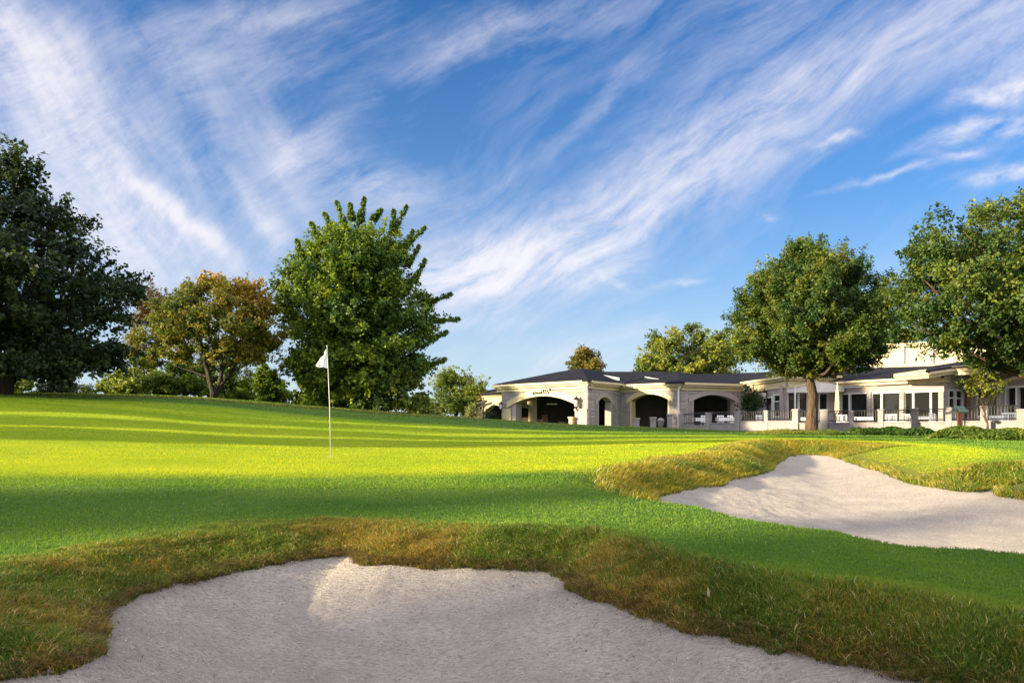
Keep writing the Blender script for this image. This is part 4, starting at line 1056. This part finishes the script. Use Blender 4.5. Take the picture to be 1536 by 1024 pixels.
roof([[P(1114, 572.6, 56), P(1170, 563.4, 53), P(1180, 556.5, 60), P(1106, 559.5, 63)], [P(1170, 563.4, 53), P(1254, 563, 53.8), P(1254, 552, 62), P(1180, 556.5, 60)], [P(1252, 572.4, 53.6), P(1254, 563, 54.6), P(1254, 552, 62), P(1262, 552, 62), P(1300, 551.5, 61), P(1300, 569.6, 51.8)],
      [P(1300, 569.6, 51.8), P(1300, 551.5, 61), P(1392, 549, 58), P(1416, 549, 57), P(1416, 563.8, 47)]])
def skylight(a, b, w):
    mb = MB(); a = np.array(a); b = np.array(b); mb.tube([a, b], w, 4); return mb
for q in ((905, 562.0, 929, 566.2), (967, 564.4, 988, 568.0)):
    mb = MB(); Y0 = 59 if q[0] < 950 else 57.5
    A0 = np.array(P(q[0], q[1], Y0 + 1.2)); A1 = np.array(P(q[2], q[3], Y0 - 1.2)); 
    mb.hexa([tuple(A0 + (0, 0, -.22)), tuple(A1 + (0, 0, -.22)), tuple(A1 + (.05, .12, -.2)), tuple(A0 + (.05, .12, -.2)), tuple(A0), tuple(A1), tuple(A1 + (.05, .12, .0)), tuple(A0 + (.05, .12, .0))])
    chp(mb, 'skylight', M_SKYL)
# lettering over the big arch: worn dark metal script, unreadable in the photograph
def signmarks():
    mb = MB()
    def st(pts, r=.035): mb.tube([A_.p(A_.s_of(p), .10, A_.z_of(q, p)) for p, q in pts], r, 5)
    st([(803.5, 587), (801, 588.5), (800.5, 590.5), (803, 590.8)], .05); st([(803, 587.5), (804, 590.5)]); st([(805, 590), (806, 588.3), (807.5, 589), (807, 590.6), (808.5, 590)]); st([(809, 588), (810.5, 590.3), (812, 588)]); st([(812.5, 590), (813.5, 586.8)])
    st([(814, 589.8), (822, 588.8)], .03); st([(815.8, 583.5), (815.8, 587.8)], .07); st([(819, 583.2), (819, 587.0)], .06); st([(821.5, 584.5), (821.8, 587.2)], .06)
    st([(826, 582.6), (825, 584), (826.5, 585.8), (827.3, 584), (826, 582.6)], .06); st([(829, 585.5), (832.5, 585.3)], .03); st([(824.5, 587), (823.5, 590)], .04)
    chp(mb, 'sign_lettering', M_IRON)
    mb = MB()
    def s2(p, a, b): mb.tube([C_.p(C_.s_of(p), .06, C_.z_of(a, p)), C_.p(C_.s_of(p + .4), .06, C_.z_of(b, p))], .03, 4)
    for p in (973, 975.5, 978, 980.5, 983, 986, 988.5): s2(p, 585.8, 588.6)
    chp(mb, 'sign_lettering', simple('bronze', (.16, .11, .08), .5, .1, 5, .1))
signmarks()
for o, par in CHP:
    if par is None: rebase(o, CH.location); o.parent = CH
for o, par in CHP:
    if par is not None: rebase(o, CH.location); o.parent = par
o = cab_.build('cabinet', M_WOOD); loc = (X(817, 60), 60, E - .45); rebase(o, loc); o.location = loc
tagobj(o, 'brown wooden cabinet standing inside the left arched porch', 'cabinet')

# ---- terrace floor and wall
def slab(name, pts, z0, z1, mat, kind=None):
    mb = MB(); mb.prism([(p[0], p[1], z0) for p in pts], (0, 0, z1 - z0)); o = mb.build(name, mat)
    if kind: o['kind'] = kind
    return o
WL = [(1022, 51.0), (1063, 49.3), (1107, 47.8), (1150, 46.4), (1194.5, 45.2), (1238, 44.2), (1277.5, 43.2), (1322, 42.2), (1372, 41.0), (1424, 39.8), (1477, 38.6), (1533, 37.4), (1590, 36.2)]
slab('terrace_floor', [(X(p, y), y + .1) for p, y in WL] + [(X(1600, 43.6), 43.6), (X(1453, 49.3), 49.3), (X(1416, 47.7), 47.7), (X(1254, 54.3), 54.3), (X(1179, 53.1), 53.1), (X(1116, 56.1), 56.1), (X(1022, 52.9), 52.9)], E - .9, E - .14, M_PATIO, 'structure')
slab('porch_floor', [(X(700, 61), 61), (X(752, 57), 57), (X(882, 51.4), 51.4), (X(940, 54.6), 54.6), (X(1022, 51.0), 51.0), (X(1022, 52.9), 52.9), (X(1116, 56.1), 56.1), (X(1105, 62), 62), (X(700, 66), 66)], E - .9, E - .46, M_PATIO, 'structure')
TW = thing('terrace_wall', 'pale stone terrace wall with square pillars and black railings in front of the clubhouse', 'wall', (X(1237, 44), 44, E - .6))
ptop = [620.5, 618.2, 616.6, 615.2, 613.2, 613.8, 615.4, 613.2, 611.8, 610.6, 608.2, 613, 610]
wtop = [637.5, 637, 634.0, 631.5, 630.6, 633.8, 633.4, 633, 632.4, 631.8, 631, 630.5, 630]
pw = [7, 8, 9, 7, 10.5, 13, 6.5, 9, 9.5, 9.5, 11, 13, 11]
rtop = [620.5, 618.5, 618.5, 616, 615.5, 616, 616, 615, 614, 613, 608.5, 608.5, 608]
parts = []
for i, (p, y) in enumerate(WL):
    mb = MB(); x = X(p, y); w = pw[i] / F * y; zt = Z(ptop[i], y); g0 = min(gz(x, y), Z(650, y)) - .3
    ang = atan2(WL[-1][1] - WL[0][1], X(WL[-1][0], WL[-1][1]) - X(*WL[0]))
    mb.box((x, y, (g0 + zt - .07) / 2), (w * .88, w * .88, zt - .07 - g0), ang); mb.box((x, y, zt - .075), (w * 1.04, w * 1.04, .06), ang); mb.box((x, y, zt - .025), (w * .93, w * .93, .045), ang)
    parts.append(mb.build('pillar', M_STONE, bevel=.012))
for i in range(len(WL) - 1):
    (p0, y0), (p1, y1) = WL[i], WL[i + 1]; a = np.array([X(p0, y0), y0]); b = np.array([X(p1, y1), y1]); e = (b - a) / np.linalg.norm(b - a); nn = np.array([e[1], -e[0]])
    h0 = pw[i] / F * y0 / 2 * .85; h1 = pw[i + 1] / F * y1 / 2 * .85; a2 = a + e * h0; b2 = b - e * h1
    zw0, zw1 = Z(wtop[i + 1], a2[1]), Z(wtop[i + 1], b2[1]); zg = E - 1.0
    def q(c, off, z): return (c[0] + nn[0] * off, c[1] + nn[1] * off, z)
    mb = MB(); t = .11
    mb.hexa([q(a2, t, zg), q(b2, t, zg), q(b2, -t, zg), q(a2, -t, zg), q(a2, t, zw0 - .06), q(b2, t, zw1 - .06), q(b2, -t, zw1 - .06), q(a2, -t, zw0 - .06)])
    t = .15; mb.hexa([q(a2, t, zw0 - .058), q(b2, t, zw1 - .058), q(b2, -t, zw1 - .058), q(a2, -t, zw0 - .058), q(a2, t, zw0), q(b2, t, zw1), q(b2, -t, zw1), q(a2, -t, zw0)])
    parts.append(mb.build('wall_panel', M_STONE))
    mb = MB(); r0, r1 = Z(rtop[i], a2[1]), Z(rtop[i + 1], b2[1])
    for zz0, zz1, r in ((r0, r1, .028), (r0 - .1, r1 - .1, .015), (zw0 + .09, zw1 + .09, .03)):
        mb.tube([q(a2, 0, zz0), q(b2, 0, zz1)], r, 4)
    L = np.linalg.norm(b2 - a2); n = int(L / .14)
    for k in range(1, n):
        c = a2 + e * L * k / n; mb.tube([q(c, 0, zw0 + (zw1 - zw0) * k / n + .06), q(c, 0, r0 + (r1 - r0) * k / n)], .011, 4, cap=False)
    parts.append(mb.build('railing', M_IRON))
attach(TW, parts)
# lower pillars in front of the middle arch
def bollard(px, row, Y, w, label, rb=642):
    x = X(px, Y); zt = Z(row, Y); zb = min(gz(x, Y), E - .46) - .1; mb = MB()
    mb.box((0, 0, (zt - zb) / 2 - .04), (w, w, zt - zb - .08)); mb.box((0, 0, zt - zb - .06), (w * 1.25, w * 1.25, .07)); mb.box((0, 0, zt - zb - .015), (w * 1.05, w * 1.05, .03))
    o = mb.build('stone_pillar', M_STONE, bevel=.01); o.location = (x, Y, zb); tagobj(o, label, 'pillar', 'low stone pillars before the middle arch')
bollard(954.5, 626.5, 51.5, .36, 'low stone pillar at the left side of the middle dark arch')
bollard(979.5, 625.3, 51.2, .36, 'low stone pillar in the centre of the middle dark arch')
bollard(1004.5, 620.4, 51.0, .30, 'taller stone pillar at the right side of the middle dark arch')
mb = MB(); mb.lathe((0, 0, 0), [(.16, 0), (.10, .1), (.12, .35), (.22, .75), (.25, .85)], 10); mb.lathe((0, 0, .86), [(.26, 0), (.22, .08), (.1, .17), (.02, .2)], 10)
o = mb.build('stone_urn', M_STONE, smooth=False); o.location = (X(991, 51.6), 51.6, E - .45); tagobj(o, 'lidded stone urn between two low pillars of the middle arch', 'urn')

# ---- terrace furniture
ZT = E - .14
def table(px, Y, w, label):
    x = X(px, Y); r = thing('patio_table', label, 'table', (x, Y, ZT), 'tables on the terrace')
    mb = MB(); mb.box((0, 0, .735), (w, .75, .03)); 
    mb.build('table_top', M_CLOTH, r, bevel=.008)
    for sy in (-1, 1):
        mb = MB(); mb.box((0, sy * .37, .62), (w * .98, .012, .2)); mb.build('cloth_skirt', M_CLOTH, r)
    for sx in (-1, 1):
        for sy in (-1, 1):
            mb = MB(); mb.tube([(sx * w * .42, sy * .3, 0), (sx * w * .42, sy * .3, .72)], .02, 6); mb.build('leg', M_IRON, r)
def chair(px, Y, rz, label, light=True):
    m_ = M_CLOTH if light else M_IRON
    r = thing('patio_chair', label, 'chair', (X(px, Y), Y, ZT), 'chairs on the terrace'); r.rotation_euler = (0, 0, rz)
    mb = MB(); mb.box((0, 0, .45), (.44, .44, .04)); mb.build('seat', m_, r, bevel=.01)
    mb = MB(); mb.box((0, .21, .86), (.44, .03, .08))
    for k in range(4): mb.box((-.15 + k * .1, .21, .64), (.035, .02, .36))
    mb.build('backrest', m_, r)
    for sx in (-1, 1):
        for sy in (-1, 1):
            mb = MB(); mb.tube([(sx * .19, sy * .19, 0), (sx * .19, sy * .19, .45 if sy < 0 else .88)], .018, 6); mb.build('leg', m_, r)
tb_ = [(1052, 51.6, 1.0, 'behind the first railing left of the shaded arch'), (1088, 50.6, 1.1, 'in front of the right part of the shaded arch'), (1202, 49.5, 1.0, 'left of the terrace tree trunk'), (1294, 47.5, 1.0, 'under the green lit window'),
       (1380, 44.5, 1.2, 'before the three pane window'), (1487, 42.2, 1.0, 'beside the sapling, right of the wide pillar')]
for p, y, w, l in tb_: table(p, y, w, 'white clothed terrace table ' + l)
for p, y, rz, l in [(1058, 50.8, .3, 'at the first table left of the shaded arch'), (1081, 50.2, -.2, 'left of the table before the shaded arch'), (1098, 50.4, .4, 'right of the table before the shaded arch'), (1141, 49.5, .3, 'beside the dark climbing evergreen'),
                    (1262, 47.4, 0, 'just right of the closed parasol'), (1269, 47.2, .2, 'left of the narrow pillar'), (1332, 46, .1, 'behind the railing left of the second window pier'), (1341, 45.8, -.2, 'immediately left of the second window pier'),
                    (1362, 45, 0, 'immediately right of the second window pier'), (1402, 43.8, .2, 'at the right end of the three pane window'), (1512, 40.6, .1, 'left of the last railing bay centre'), (1521, 40.4, -.1, 'right of the last railing bay centre')]:
    chair(p, y, rz, 'white slatted patio chair ' + l)
# closed parasol
x, y = X(1256, 47.8), 47.8
r = thing('parasol', 'closed cream parasol standing on the terrace right of the tree trunk', 'parasol', (x, y, ZT))
mb = MB(); mb.tube([(0, 0, .05), (0, 0, 2.9)], .025, 8); mb.build('pole', M_WHITE, r)
mb = MB(); mb.lathe((0, 0, 0), [(.26, 0), (.26, .07), (.05, .1)], 14); mb.build('base', M_IRON, r)
mb = MB(); prof = [(.09, 1.0), (.13, 1.15), (.12, 1.6), (.09, 2.2), (.05, 2.6), (.02, 2.8)]; n = 20
for i, (rr_, z) in enumerate(prof):
    for k in range(n):
        q = 2 * pi * k / n; rr2 = rr_ * (1 + .22 * cos(q * 5)); mb.v.append((rr2 * cos(q), rr2 * sin(q), z))
for i in range(len(prof) - 1):
    for k in range(n): mb.f.append((i * n + k, i * n + (k + 1) % n, (i + 1) * n + (k + 1) % n, (i + 1) * n + k))
mb.f.append(tuple(range(n - 1, -1, -1))); mb.f.append(tuple(range((len(prof) - 1) * n, len(prof) * n)))
mb.build('canopy', M_CANVAS, r)
# evergreen climber by the wall
tree('evergreen', 'dark evergreen climbing against the plain wall beside the shaded arch', 'plant', 1127, 52.5,
     [(589, 1117, 1128), (597, 1115, 1141), (610, 1114, 1143), (622, 1118, 1142), (634, 1120, 1138)], .5, 260, 24, .35, .11, GD, 61, .06, basez=ZT, hole=.3, nmain=6, ntwig=12)
shrub('shrub', 'low dark bush under the small arch of the left annex', 'shrub', 736, 57.5, [(622, 724, 748), (629, 718, 752), (640, 716, 754)], 160, 22, .11, GD, 62, basez=E - .5)
# signboard stand
x, y = X(1444, 37.4), 37.4; gb = gz(x, y)
r = thing('notice_stand', 'dark notice stand with slanted green board before the terrace wall', 'sign', (x, y, gb))
s = y / F
for dx in (-6.5, -2.5):
    mb = MB(); mb.box((dx * s, 0, (Z(617, y) - gb) / 2), (2.6 * s, .08, Z(617, y) - gb)); mb.build('post', M_RED, r)
for dx in (2.5, 7):
    mb = MB(); mb.box((dx * s, .2, (Z(618, y) - gb) / 2), (1.2 * s, .05, Z(618, y) - gb)); mb.build('leg', M_IRON, r)
mb = MB(); zc = Z(614, y) - gb; mb.hexa([(-7.5 * s, -.2, zc - .14), (6 * s, -.2, zc - .16), (6 * s, .25, zc + .12), (-7.5 * s, .25, zc + .14), (-7.5 * s, -.2, zc - .09), (6 * s, -.2, zc - .11), (6 * s, .25, zc + .17), (-7.5 * s, .25, zc + .19)]); mb.build('board', M_GREENB, r)
mb = MB()
for k in range(3): mb.box((6 * s, .2, (.25 + .2 * k)), (13 * s, .03, .03))
mb.build('shelf', M_IRON, r)

# ------------------------------------------------------------------ golf flag
fx, fy = X(496, 14.85), 14.85; fz = gz(fx, fy)
def cupmat():
    return simple('cup_liner', (.25, .25, .22), .6, .1, 10, .1)
FL = thing('golf_flag', 'white golf flag on a thin pole standing in the hole of the green', 'flag', (fx, fy, fz))
top = np.array(P(490.5, 519.5, 14.85)) - np.array([fx, fy, fz])
mb = MB(); mb.tube([(0, 0, -.05), tuple(top * .5 + np.array([.012, 0, 0])), tuple(top)], [.0075, .007, .005], 8); mb.build('pole', M_WHITE, FL, smooth=True)
mb = MB(); mb.lathe(tuple(top), [(.004, -.01), (.011, .0), (.011, .012), (.004, .022)], 8); mb.build('finial', M_WHITE, FL, smooth=True)
def flag():
    # cloth hanging from the pole, drifting left; edge samples in pixels
    nu, nv = 22, 18; V = []
    for j in range(nv):
        v = j / (nv - 1); rp = 521.5 + v * 30.5; pp = 490.7 + v * .9
        # free edge
        lp = 490.2 - 16.5 * min(1, (v * 1.02)) ** .95 + (2.4 if .25 < v < .5 else 0) * sin((v - .25) * pi * 4)
        lr = 521.8 + v * 27.5
        for i in range(nu):
            u = i / (nu - 1); q = pp + (lp - pp) * u; rr = rp + (lr - rp) * u + 1.3 * sin(u * 9 + 1) * v * u
            yy = .055 * sin(u * 8.5 + v * 1.3) * (u ** .6) * (.3 + .7 * v)
            p = np.array(P(q, rr, 14.85)); V.append((p[0] - fx, yy, p[2] - fz))
    n = len(V); V += [(a, b + .004, c) for a, b, c in V]
    Fc = []
    for j in range(nv - 1):
        for i in range(nu - 1):
            a = j * nu + i; Fc.append((a, a + 1, a + nu + 1, a + nu)); Fc.append((n + a, n + a + nu, n + a + nu + 1, n + a + 1))
    mb = MB(); mb.v = V; mb.f = Fc
    m, nt, out = newmat('flag_cloth')
    b = nd(nt, 'ShaderNodeBsdfPrincipled', {'Base Color': rgb((.82, .82, .84)), 'Roughness': .8}); t = nd(nt, 'ShaderNodeBsdfTranslucent', {'Color': rgb((.8, .8, .8))})
    w = noise(nt, objco(nt), 60, 2); nt.links.new(bump(nt, w, .1, .005), b.inputs['Normal'])
    mx = nd(nt, 'ShaderNodeMixShader', {0: .35}); nt.links.new(b.outputs[0], mx.inputs[1]); nt.links.new(t.outputs[0], mx.inputs[2]); nt.links.new(mx.outputs[0], out.inputs[0])
    mb.build('flag_cloth', m, FL, smooth=True)
flag()
mb = MB(); n = 20; mb.v = []
for r_, z in ((.054, .006), (.060, .006), (.060, -.1), (.054, -.1)):
    for k in range(n): mb.v.append((r_ * cos(2 * pi * k / n), r_ * sin(2 * pi * k / n), z))
for i in range(4):
    for k in range(n): mb.f.append((i * n + k, i * n + (k + 1) % n, ((i + 1) % 4) * n + (k + 1) % n, ((i + 1) % 4) * n + k))
o = mb.build('golf_hole', cupmat()); o.location = (fx, fy, fz); tagobj(o, 'round cup rim in the turf at the foot of the flag pole', 'golf hole')

# pale dry leaf caught in the rough
ly = 4.12; lx = X(1063, ly); lz = gz(lx, ly)
mb = MB(); s = ly / F; pts = [(0, 0, .0), (-.007, .003, .015), (-.007, .003, .038), (-.004, .0, .058), (.006, -.002, .036), (.006, -.003, .015)]
mb.prism(pts, (0, .0025, .0)); mb.tube([(0, 0, -.02), (0, 0, .05)], .0018, 5)
o = mb.build('dry_leaf', simple('dry_leaf', (.42, .34, .23), .8, .1, 20, .2)); o.location = (lx, ly, lz + .01); tagobj(o, 'single pale upright dry leaf caught in the rough of the near bunker lip', 'leaf')

# ------------------------------------------------------------------ sky
SUN_AZ = radians(20); SUN_EL = radians(13)     # azimuth: from -x towards the viewer's side
sd = np.array([-cos(SUN_AZ) * cos(SUN_EL), -sin(SUN_AZ) * cos(SUN_EL), sin(SUN_EL)])
w = bpy.data.worlds.new('World'); scene.world = w; w.use_nodes = True; nt = w.node_tree
for n_ in list(nt.nodes): nt.nodes.remove(n_)
out = nt.nodes.new('ShaderNodeOutputWorld')
sky = nt.nodes.new('ShaderNodeTexSky'); sky.sky_type = 'NISHITA'; sky.sun_disc = False
sky.sun_elevation = SUN_EL; sky.sun_rotation = atan2(sd[0], sd[1]); sky.air_density = 1.0; sky.dust_density = .4; sky.ozone_density = 3.5; sky.altitude = 0
SKYS = .10; HUE = .51; SAT = 1.42; VAL = .51; HZC = (1.75, 2.05, 2.5); CLA = (2.1, 2.1, 2.45); CLB = (2.8, 2.65, 2.7); OFFC = (6.2, 6.0, 6.3)
gen = nt.nodes.new('ShaderNodeTexCoord').outputs['Generated']
sp = nd(nt, 'ShaderNodeSeparateXYZ', {0: nd(nt, 'ShaderNodeVectorMath', {0: gen}, operation='NORMALIZE').outputs[0]})
az = math_(nt, 'ARCTAN2', sp.outputs[0], sp.outputs[1]); el = math_(nt, 'ARCSINE', sp.outputs[2])
def ae(px, row):
    a = math.atan((px - 768) / F); return a, math.atan((HR - row) / F * cos(a))
M = lambda op, a, b=0., c=0., cl=False: math_(nt, op, a, b, c, cl)
wv = nd(nt, 'ShaderNodeCombineXYZ', {0: az, 1: el, 2: 0.}).outputs[0]
def warp(scale, amt, det=2, seed=0.):
    n_ = nd(nt, 'ShaderNodeTexNoise', {'Vector': nd(nt, 'ShaderNodeVectorMath', {0: wv, 1: (seed, seed, 0)}, operation='ADD').outputs[0], 'Scale': scale, 'Detail': det}).outputs['Color']
    d_ = nd(nt, 'ShaderNodeVectorMath', {0: n_, 1: (.5, .5, .5)}, operation='SUBTRACT').outputs[0]
    s_ = nd(nt, 'ShaderNodeVectorMath', {0: d_}, operation='SCALE'); s_.inputs['Scale'].default_value = amt
    return s_.outputs[0]
def vadd(a, b): return nd(nt, 'ShaderNodeVectorMath', {0: a, 1: b}, operation='ADD').outputs[0]
wp = vadd(vadd(wv, warp(2.6, .16)), warp(14., .016, 3, 4.))
spw = nd(nt, 'ShaderNodeSeparateXYZ', {0: wp}); aw, ew = spw.outputs[0], spw.outputs[1]
wp2 = vadd(vadd(wv, warp(4.5, .10, 3, 9.)), warp(26., .03, 4, 2.))
sp2 = nd(nt, 'ShaderNodeSeparateXYZ', {0: wp2}); aw2, ew2 = sp2.outputs[0], sp2.outputs[1]
def blob(px, row, L, Wd, ang, s):
    aa, ee = aw2, ew2
    a0, e0 = ae(px, row); t = radians(ang); c_, s_ = cos(t), sin(t)   # ang: up to the right positive
    dx = M('SUBTRACT', aa, a0); dy = M('SUBTRACT', ee, e0)
    u = M('MULTIPLY', M('ADD', M('MULTIPLY', dx, c_), M('MULTIPLY', dy, s_)), F / L)
    v = M('MULTIPLY', M('SUBTRACT', M('MULTIPLY', dy, c_), M('MULTIPLY', dx, s_)), F / Wd)
    r = M('ADD', M('MULTIPLY', u, u), M('MULTIPLY', v, v))
    return M('MULTIPLY', M('EXPONENT', M('MULTIPLY', r, -1.)), s)
def summ(lst):
    r = None
    for b_ in lst:
        k = blob(*b_); r = k if r is None else M('ADD', r, k)
    return r
def streak(ang, along, across, seed, det=7, rough=.62, dist=.15):
    t = radians(ang); c_, s_ = cos(t), sin(t)
    u = M('MULTIPLY', M('ADD', M('MULTIPLY', aw, c_), M('MULTIPLY', ew, s_)), along)
    v = M('MULTIPLY', M('SUBTRACT', M('MULTIPLY', ew, c_), M('MULTIPLY', aw, s_)), across)
    n_ = nd(nt, 'ShaderNodeTexNoise', {'Vector': nd(nt, 'ShaderNodeCombineXYZ', {0: u, 1: v, 2: float(seed)}).outputs[0], 'Scale': 1., 'Detail': det, 'Roughness': rough, 'Distortion': dist})
    return n_.outputs['Fac']
mL = M('MULTIPLY', summ([(100, 150, 190, 60, -52, .75), (30, 50, 100, 50, -15, .55), (50, 300, 190, 60, -48, .6), (262, 335, 100, 17, -31, 1.1), (230, 390, 190, 50, -25, .5), (262, 235, 130, 26, -52, .35), (355, 300, 60, 13, -50, .3), (150, 260, 180, 50, -45, .5),
           (430, 250, 110, 40, -65, .45), (270, 120, 160, 40, -45, .3), (402, 348, 40, 24, -50, .75), (310, 190, 140, 40, -60, .25)]), .80)
mR = M('MULTIPLY', summ([(550, 265, 90, 42, -15, .75), (470, 215, 150, 30, 40, .25), (690, 390, 170, 60, 12, .6), (860, 350, 270, 50, 16, .62), (1020, 290, 150, 30, 26, .55), (770, 400, 150, 50, 4, .6), (1040, 205, 330, 60, 24, .33), (1300, 100, 260, 40, 20, .35), (860, 180, 200, 16, 32, .28),
           (700, 480, 120, 30, 5, .35), (860, 520, 200, 25, 5, .35), (360, 40, 150, 26, 12, .5), (820, 35, 200, 30, 5, .35), (1120, 60, 160, 40, 15, .25), (1420, 60, 170, 50, 15, .35), (400, 105, 110, 24, 5, .35), (700, 60, 90, 18, 20, .3), (1530, 60, 60, 60, 0, .5), (1180, 140, 180, 22, 24, .3)]), .82)
mS = summ([(1505, 112, 55, 10, 14, 1.2), (1465, 176, 60, 9, 14, 1.1), (1512, 254, 42, 11, 4, 1.3), (1250, 201, 32, 6, 6, .8), (1370, 251, 75, 6, 10, .8), (1440, 226, 30, 6, -15, .6), (1173, 320, 12, 6, -20, .7), (1015, 420, 40, 6, 3, .5), (905, 400, 24, 7, -40, .5), (1540, 170, 60, 10, 8, .8)])
nL = streak(-50, 4.0, 17, 3, 6, .55); nR = streak(26, 5.5, 30, 8, 7, .6); nF = streak(30, 34, 90, 5, 7, .68); nC = streak(10, 26, 60, 11, 6, .6); nB = streak(35, 3, 8, 21, 6, .6)
fine = M('MULTIPLY', M('SUBTRACT', nF, .5), .95)
def lay(m, n_, k):
    return M('MULTIPLY', M('ADD', M('ADD', .5, M('MULTIPLY', M('SUBTRACT', n_, .47), k)), fine), M('MULTIPLY', m, 1.25))
dL = lay(mL, nL, 2.5); dR = lay(mR, nR, 1.9); dS = M('MULTIPLY', lay(mS, nC, 2.6), .65)
base = M('MULTIPLY', M('ADD', M('SUBTRACT', nB, .50), M('MULTIPLY', M('SUBTRACT', nR, .5), .5)), .6)
dens_ = M('ADD', M('ADD', M('MAXIMUM', dL, 0.), M('MAXIMUM', dR, 0.)), M('ADD', M('MAXIMUM', dS, 0.), M('MAXIMUM', base, 0.)))
hz = M('EXPONENT', M('MULTIPLY', M('MAXIMUM', el, 0.), -5.2))
# unseen bright cloud added over the rest of the dome as fill light
offv = M('SMOOTH_MIN', 1., M('ADD', M('MULTIPLY', M('MAXIMUM', M('SUBTRACT', M('ABSOLUTE', az), .85), 0.), 2.2), M('MULTIPLY', M('MAXIMUM', M('SUBTRACT', el, .72), 0.), 3.)), .1)
offd = M('MULTIPLY', offv, M('ADD', .45, M('MULTIPLY', nB, .7)), 0., True)
up_ = M('GREATER_THAN', sp.outputs[2], 0.)
cd = M('MULTIPLY', M('MULTIPLY', M('SUBTRACT', 1., M('EXPONENT', M('MULTIPLY', M('MAXIMUM', M('SUBTRACT', dens_, .03), 0.), -1.5))), .93), up_)
hs = nd(nt, 'ShaderNodeHueSaturation', {'Fac': 1., 'Hue': HUE, 'Saturation': SAT, 'Value': VAL, 'Color': sky.outputs[0]})
skyc = mix(nt, hs.outputs[0], HZC, M('MULTIPLY', hz, .93))
cc = mix(nt, CLA, CLB, M('MULTIPLY', dens_, .9, 0., True))
fc = mix(nt, skyc, cc, cd)
fc = mix(nt, fc, OFFC, M('MULTIPLY', offd, up_))
bg = nd(nt, 'ShaderNodeBackground', {0: fc, 1: SKYS}); nt.links.new(bg.outputs[0], out.inputs[0])

w.cycles.sampling_method = 'MANUAL'; w.cycles.sample_map_resolution = 256
sun = bpy.data.lights.new('sun', 'SUN'); sun.energy = 4.5; sun.angle = radians(.9); sun.color = (1, .80, .50)
so = bpy.data.objects.new('sun', sun); col.objects.link(so)
import mathutils
so.rotation_euler = mathutils.Vector(tuple(sd)).to_track_quat('Z', 'Y').to_euler(); so.location = (-30, -20, 30)

# ------------------------------------------------------------------ camera
cam = bpy.data.cameras.new('camera'); co = bpy.data.objects.new('camera', cam); col.objects.link(co)
cam.sensor_width = 36; cam.lens = 36 * F / 1536; cam.shift_y = (HR - 512) / 1536; cam.clip_end = 3000; cam.clip_start = .05
co.location = (0, 0, E); co.rotation_euler = (pi / 2, 0, 0); scene.camera = co
scene.render.engine = 'CYCLES'
scene.view_settings.view_transform = 'Standard'; scene.view_settings.look = 'None'; scene.view_settings.gamma = 1; scene.view_settings.exposure = 1.95
scene.cycles.max_bounces = 6; scene.cycles.diffuse_bounces = 3; scene.cycles.transmission_bounces = 4; scene.cycles.use_denoising = True
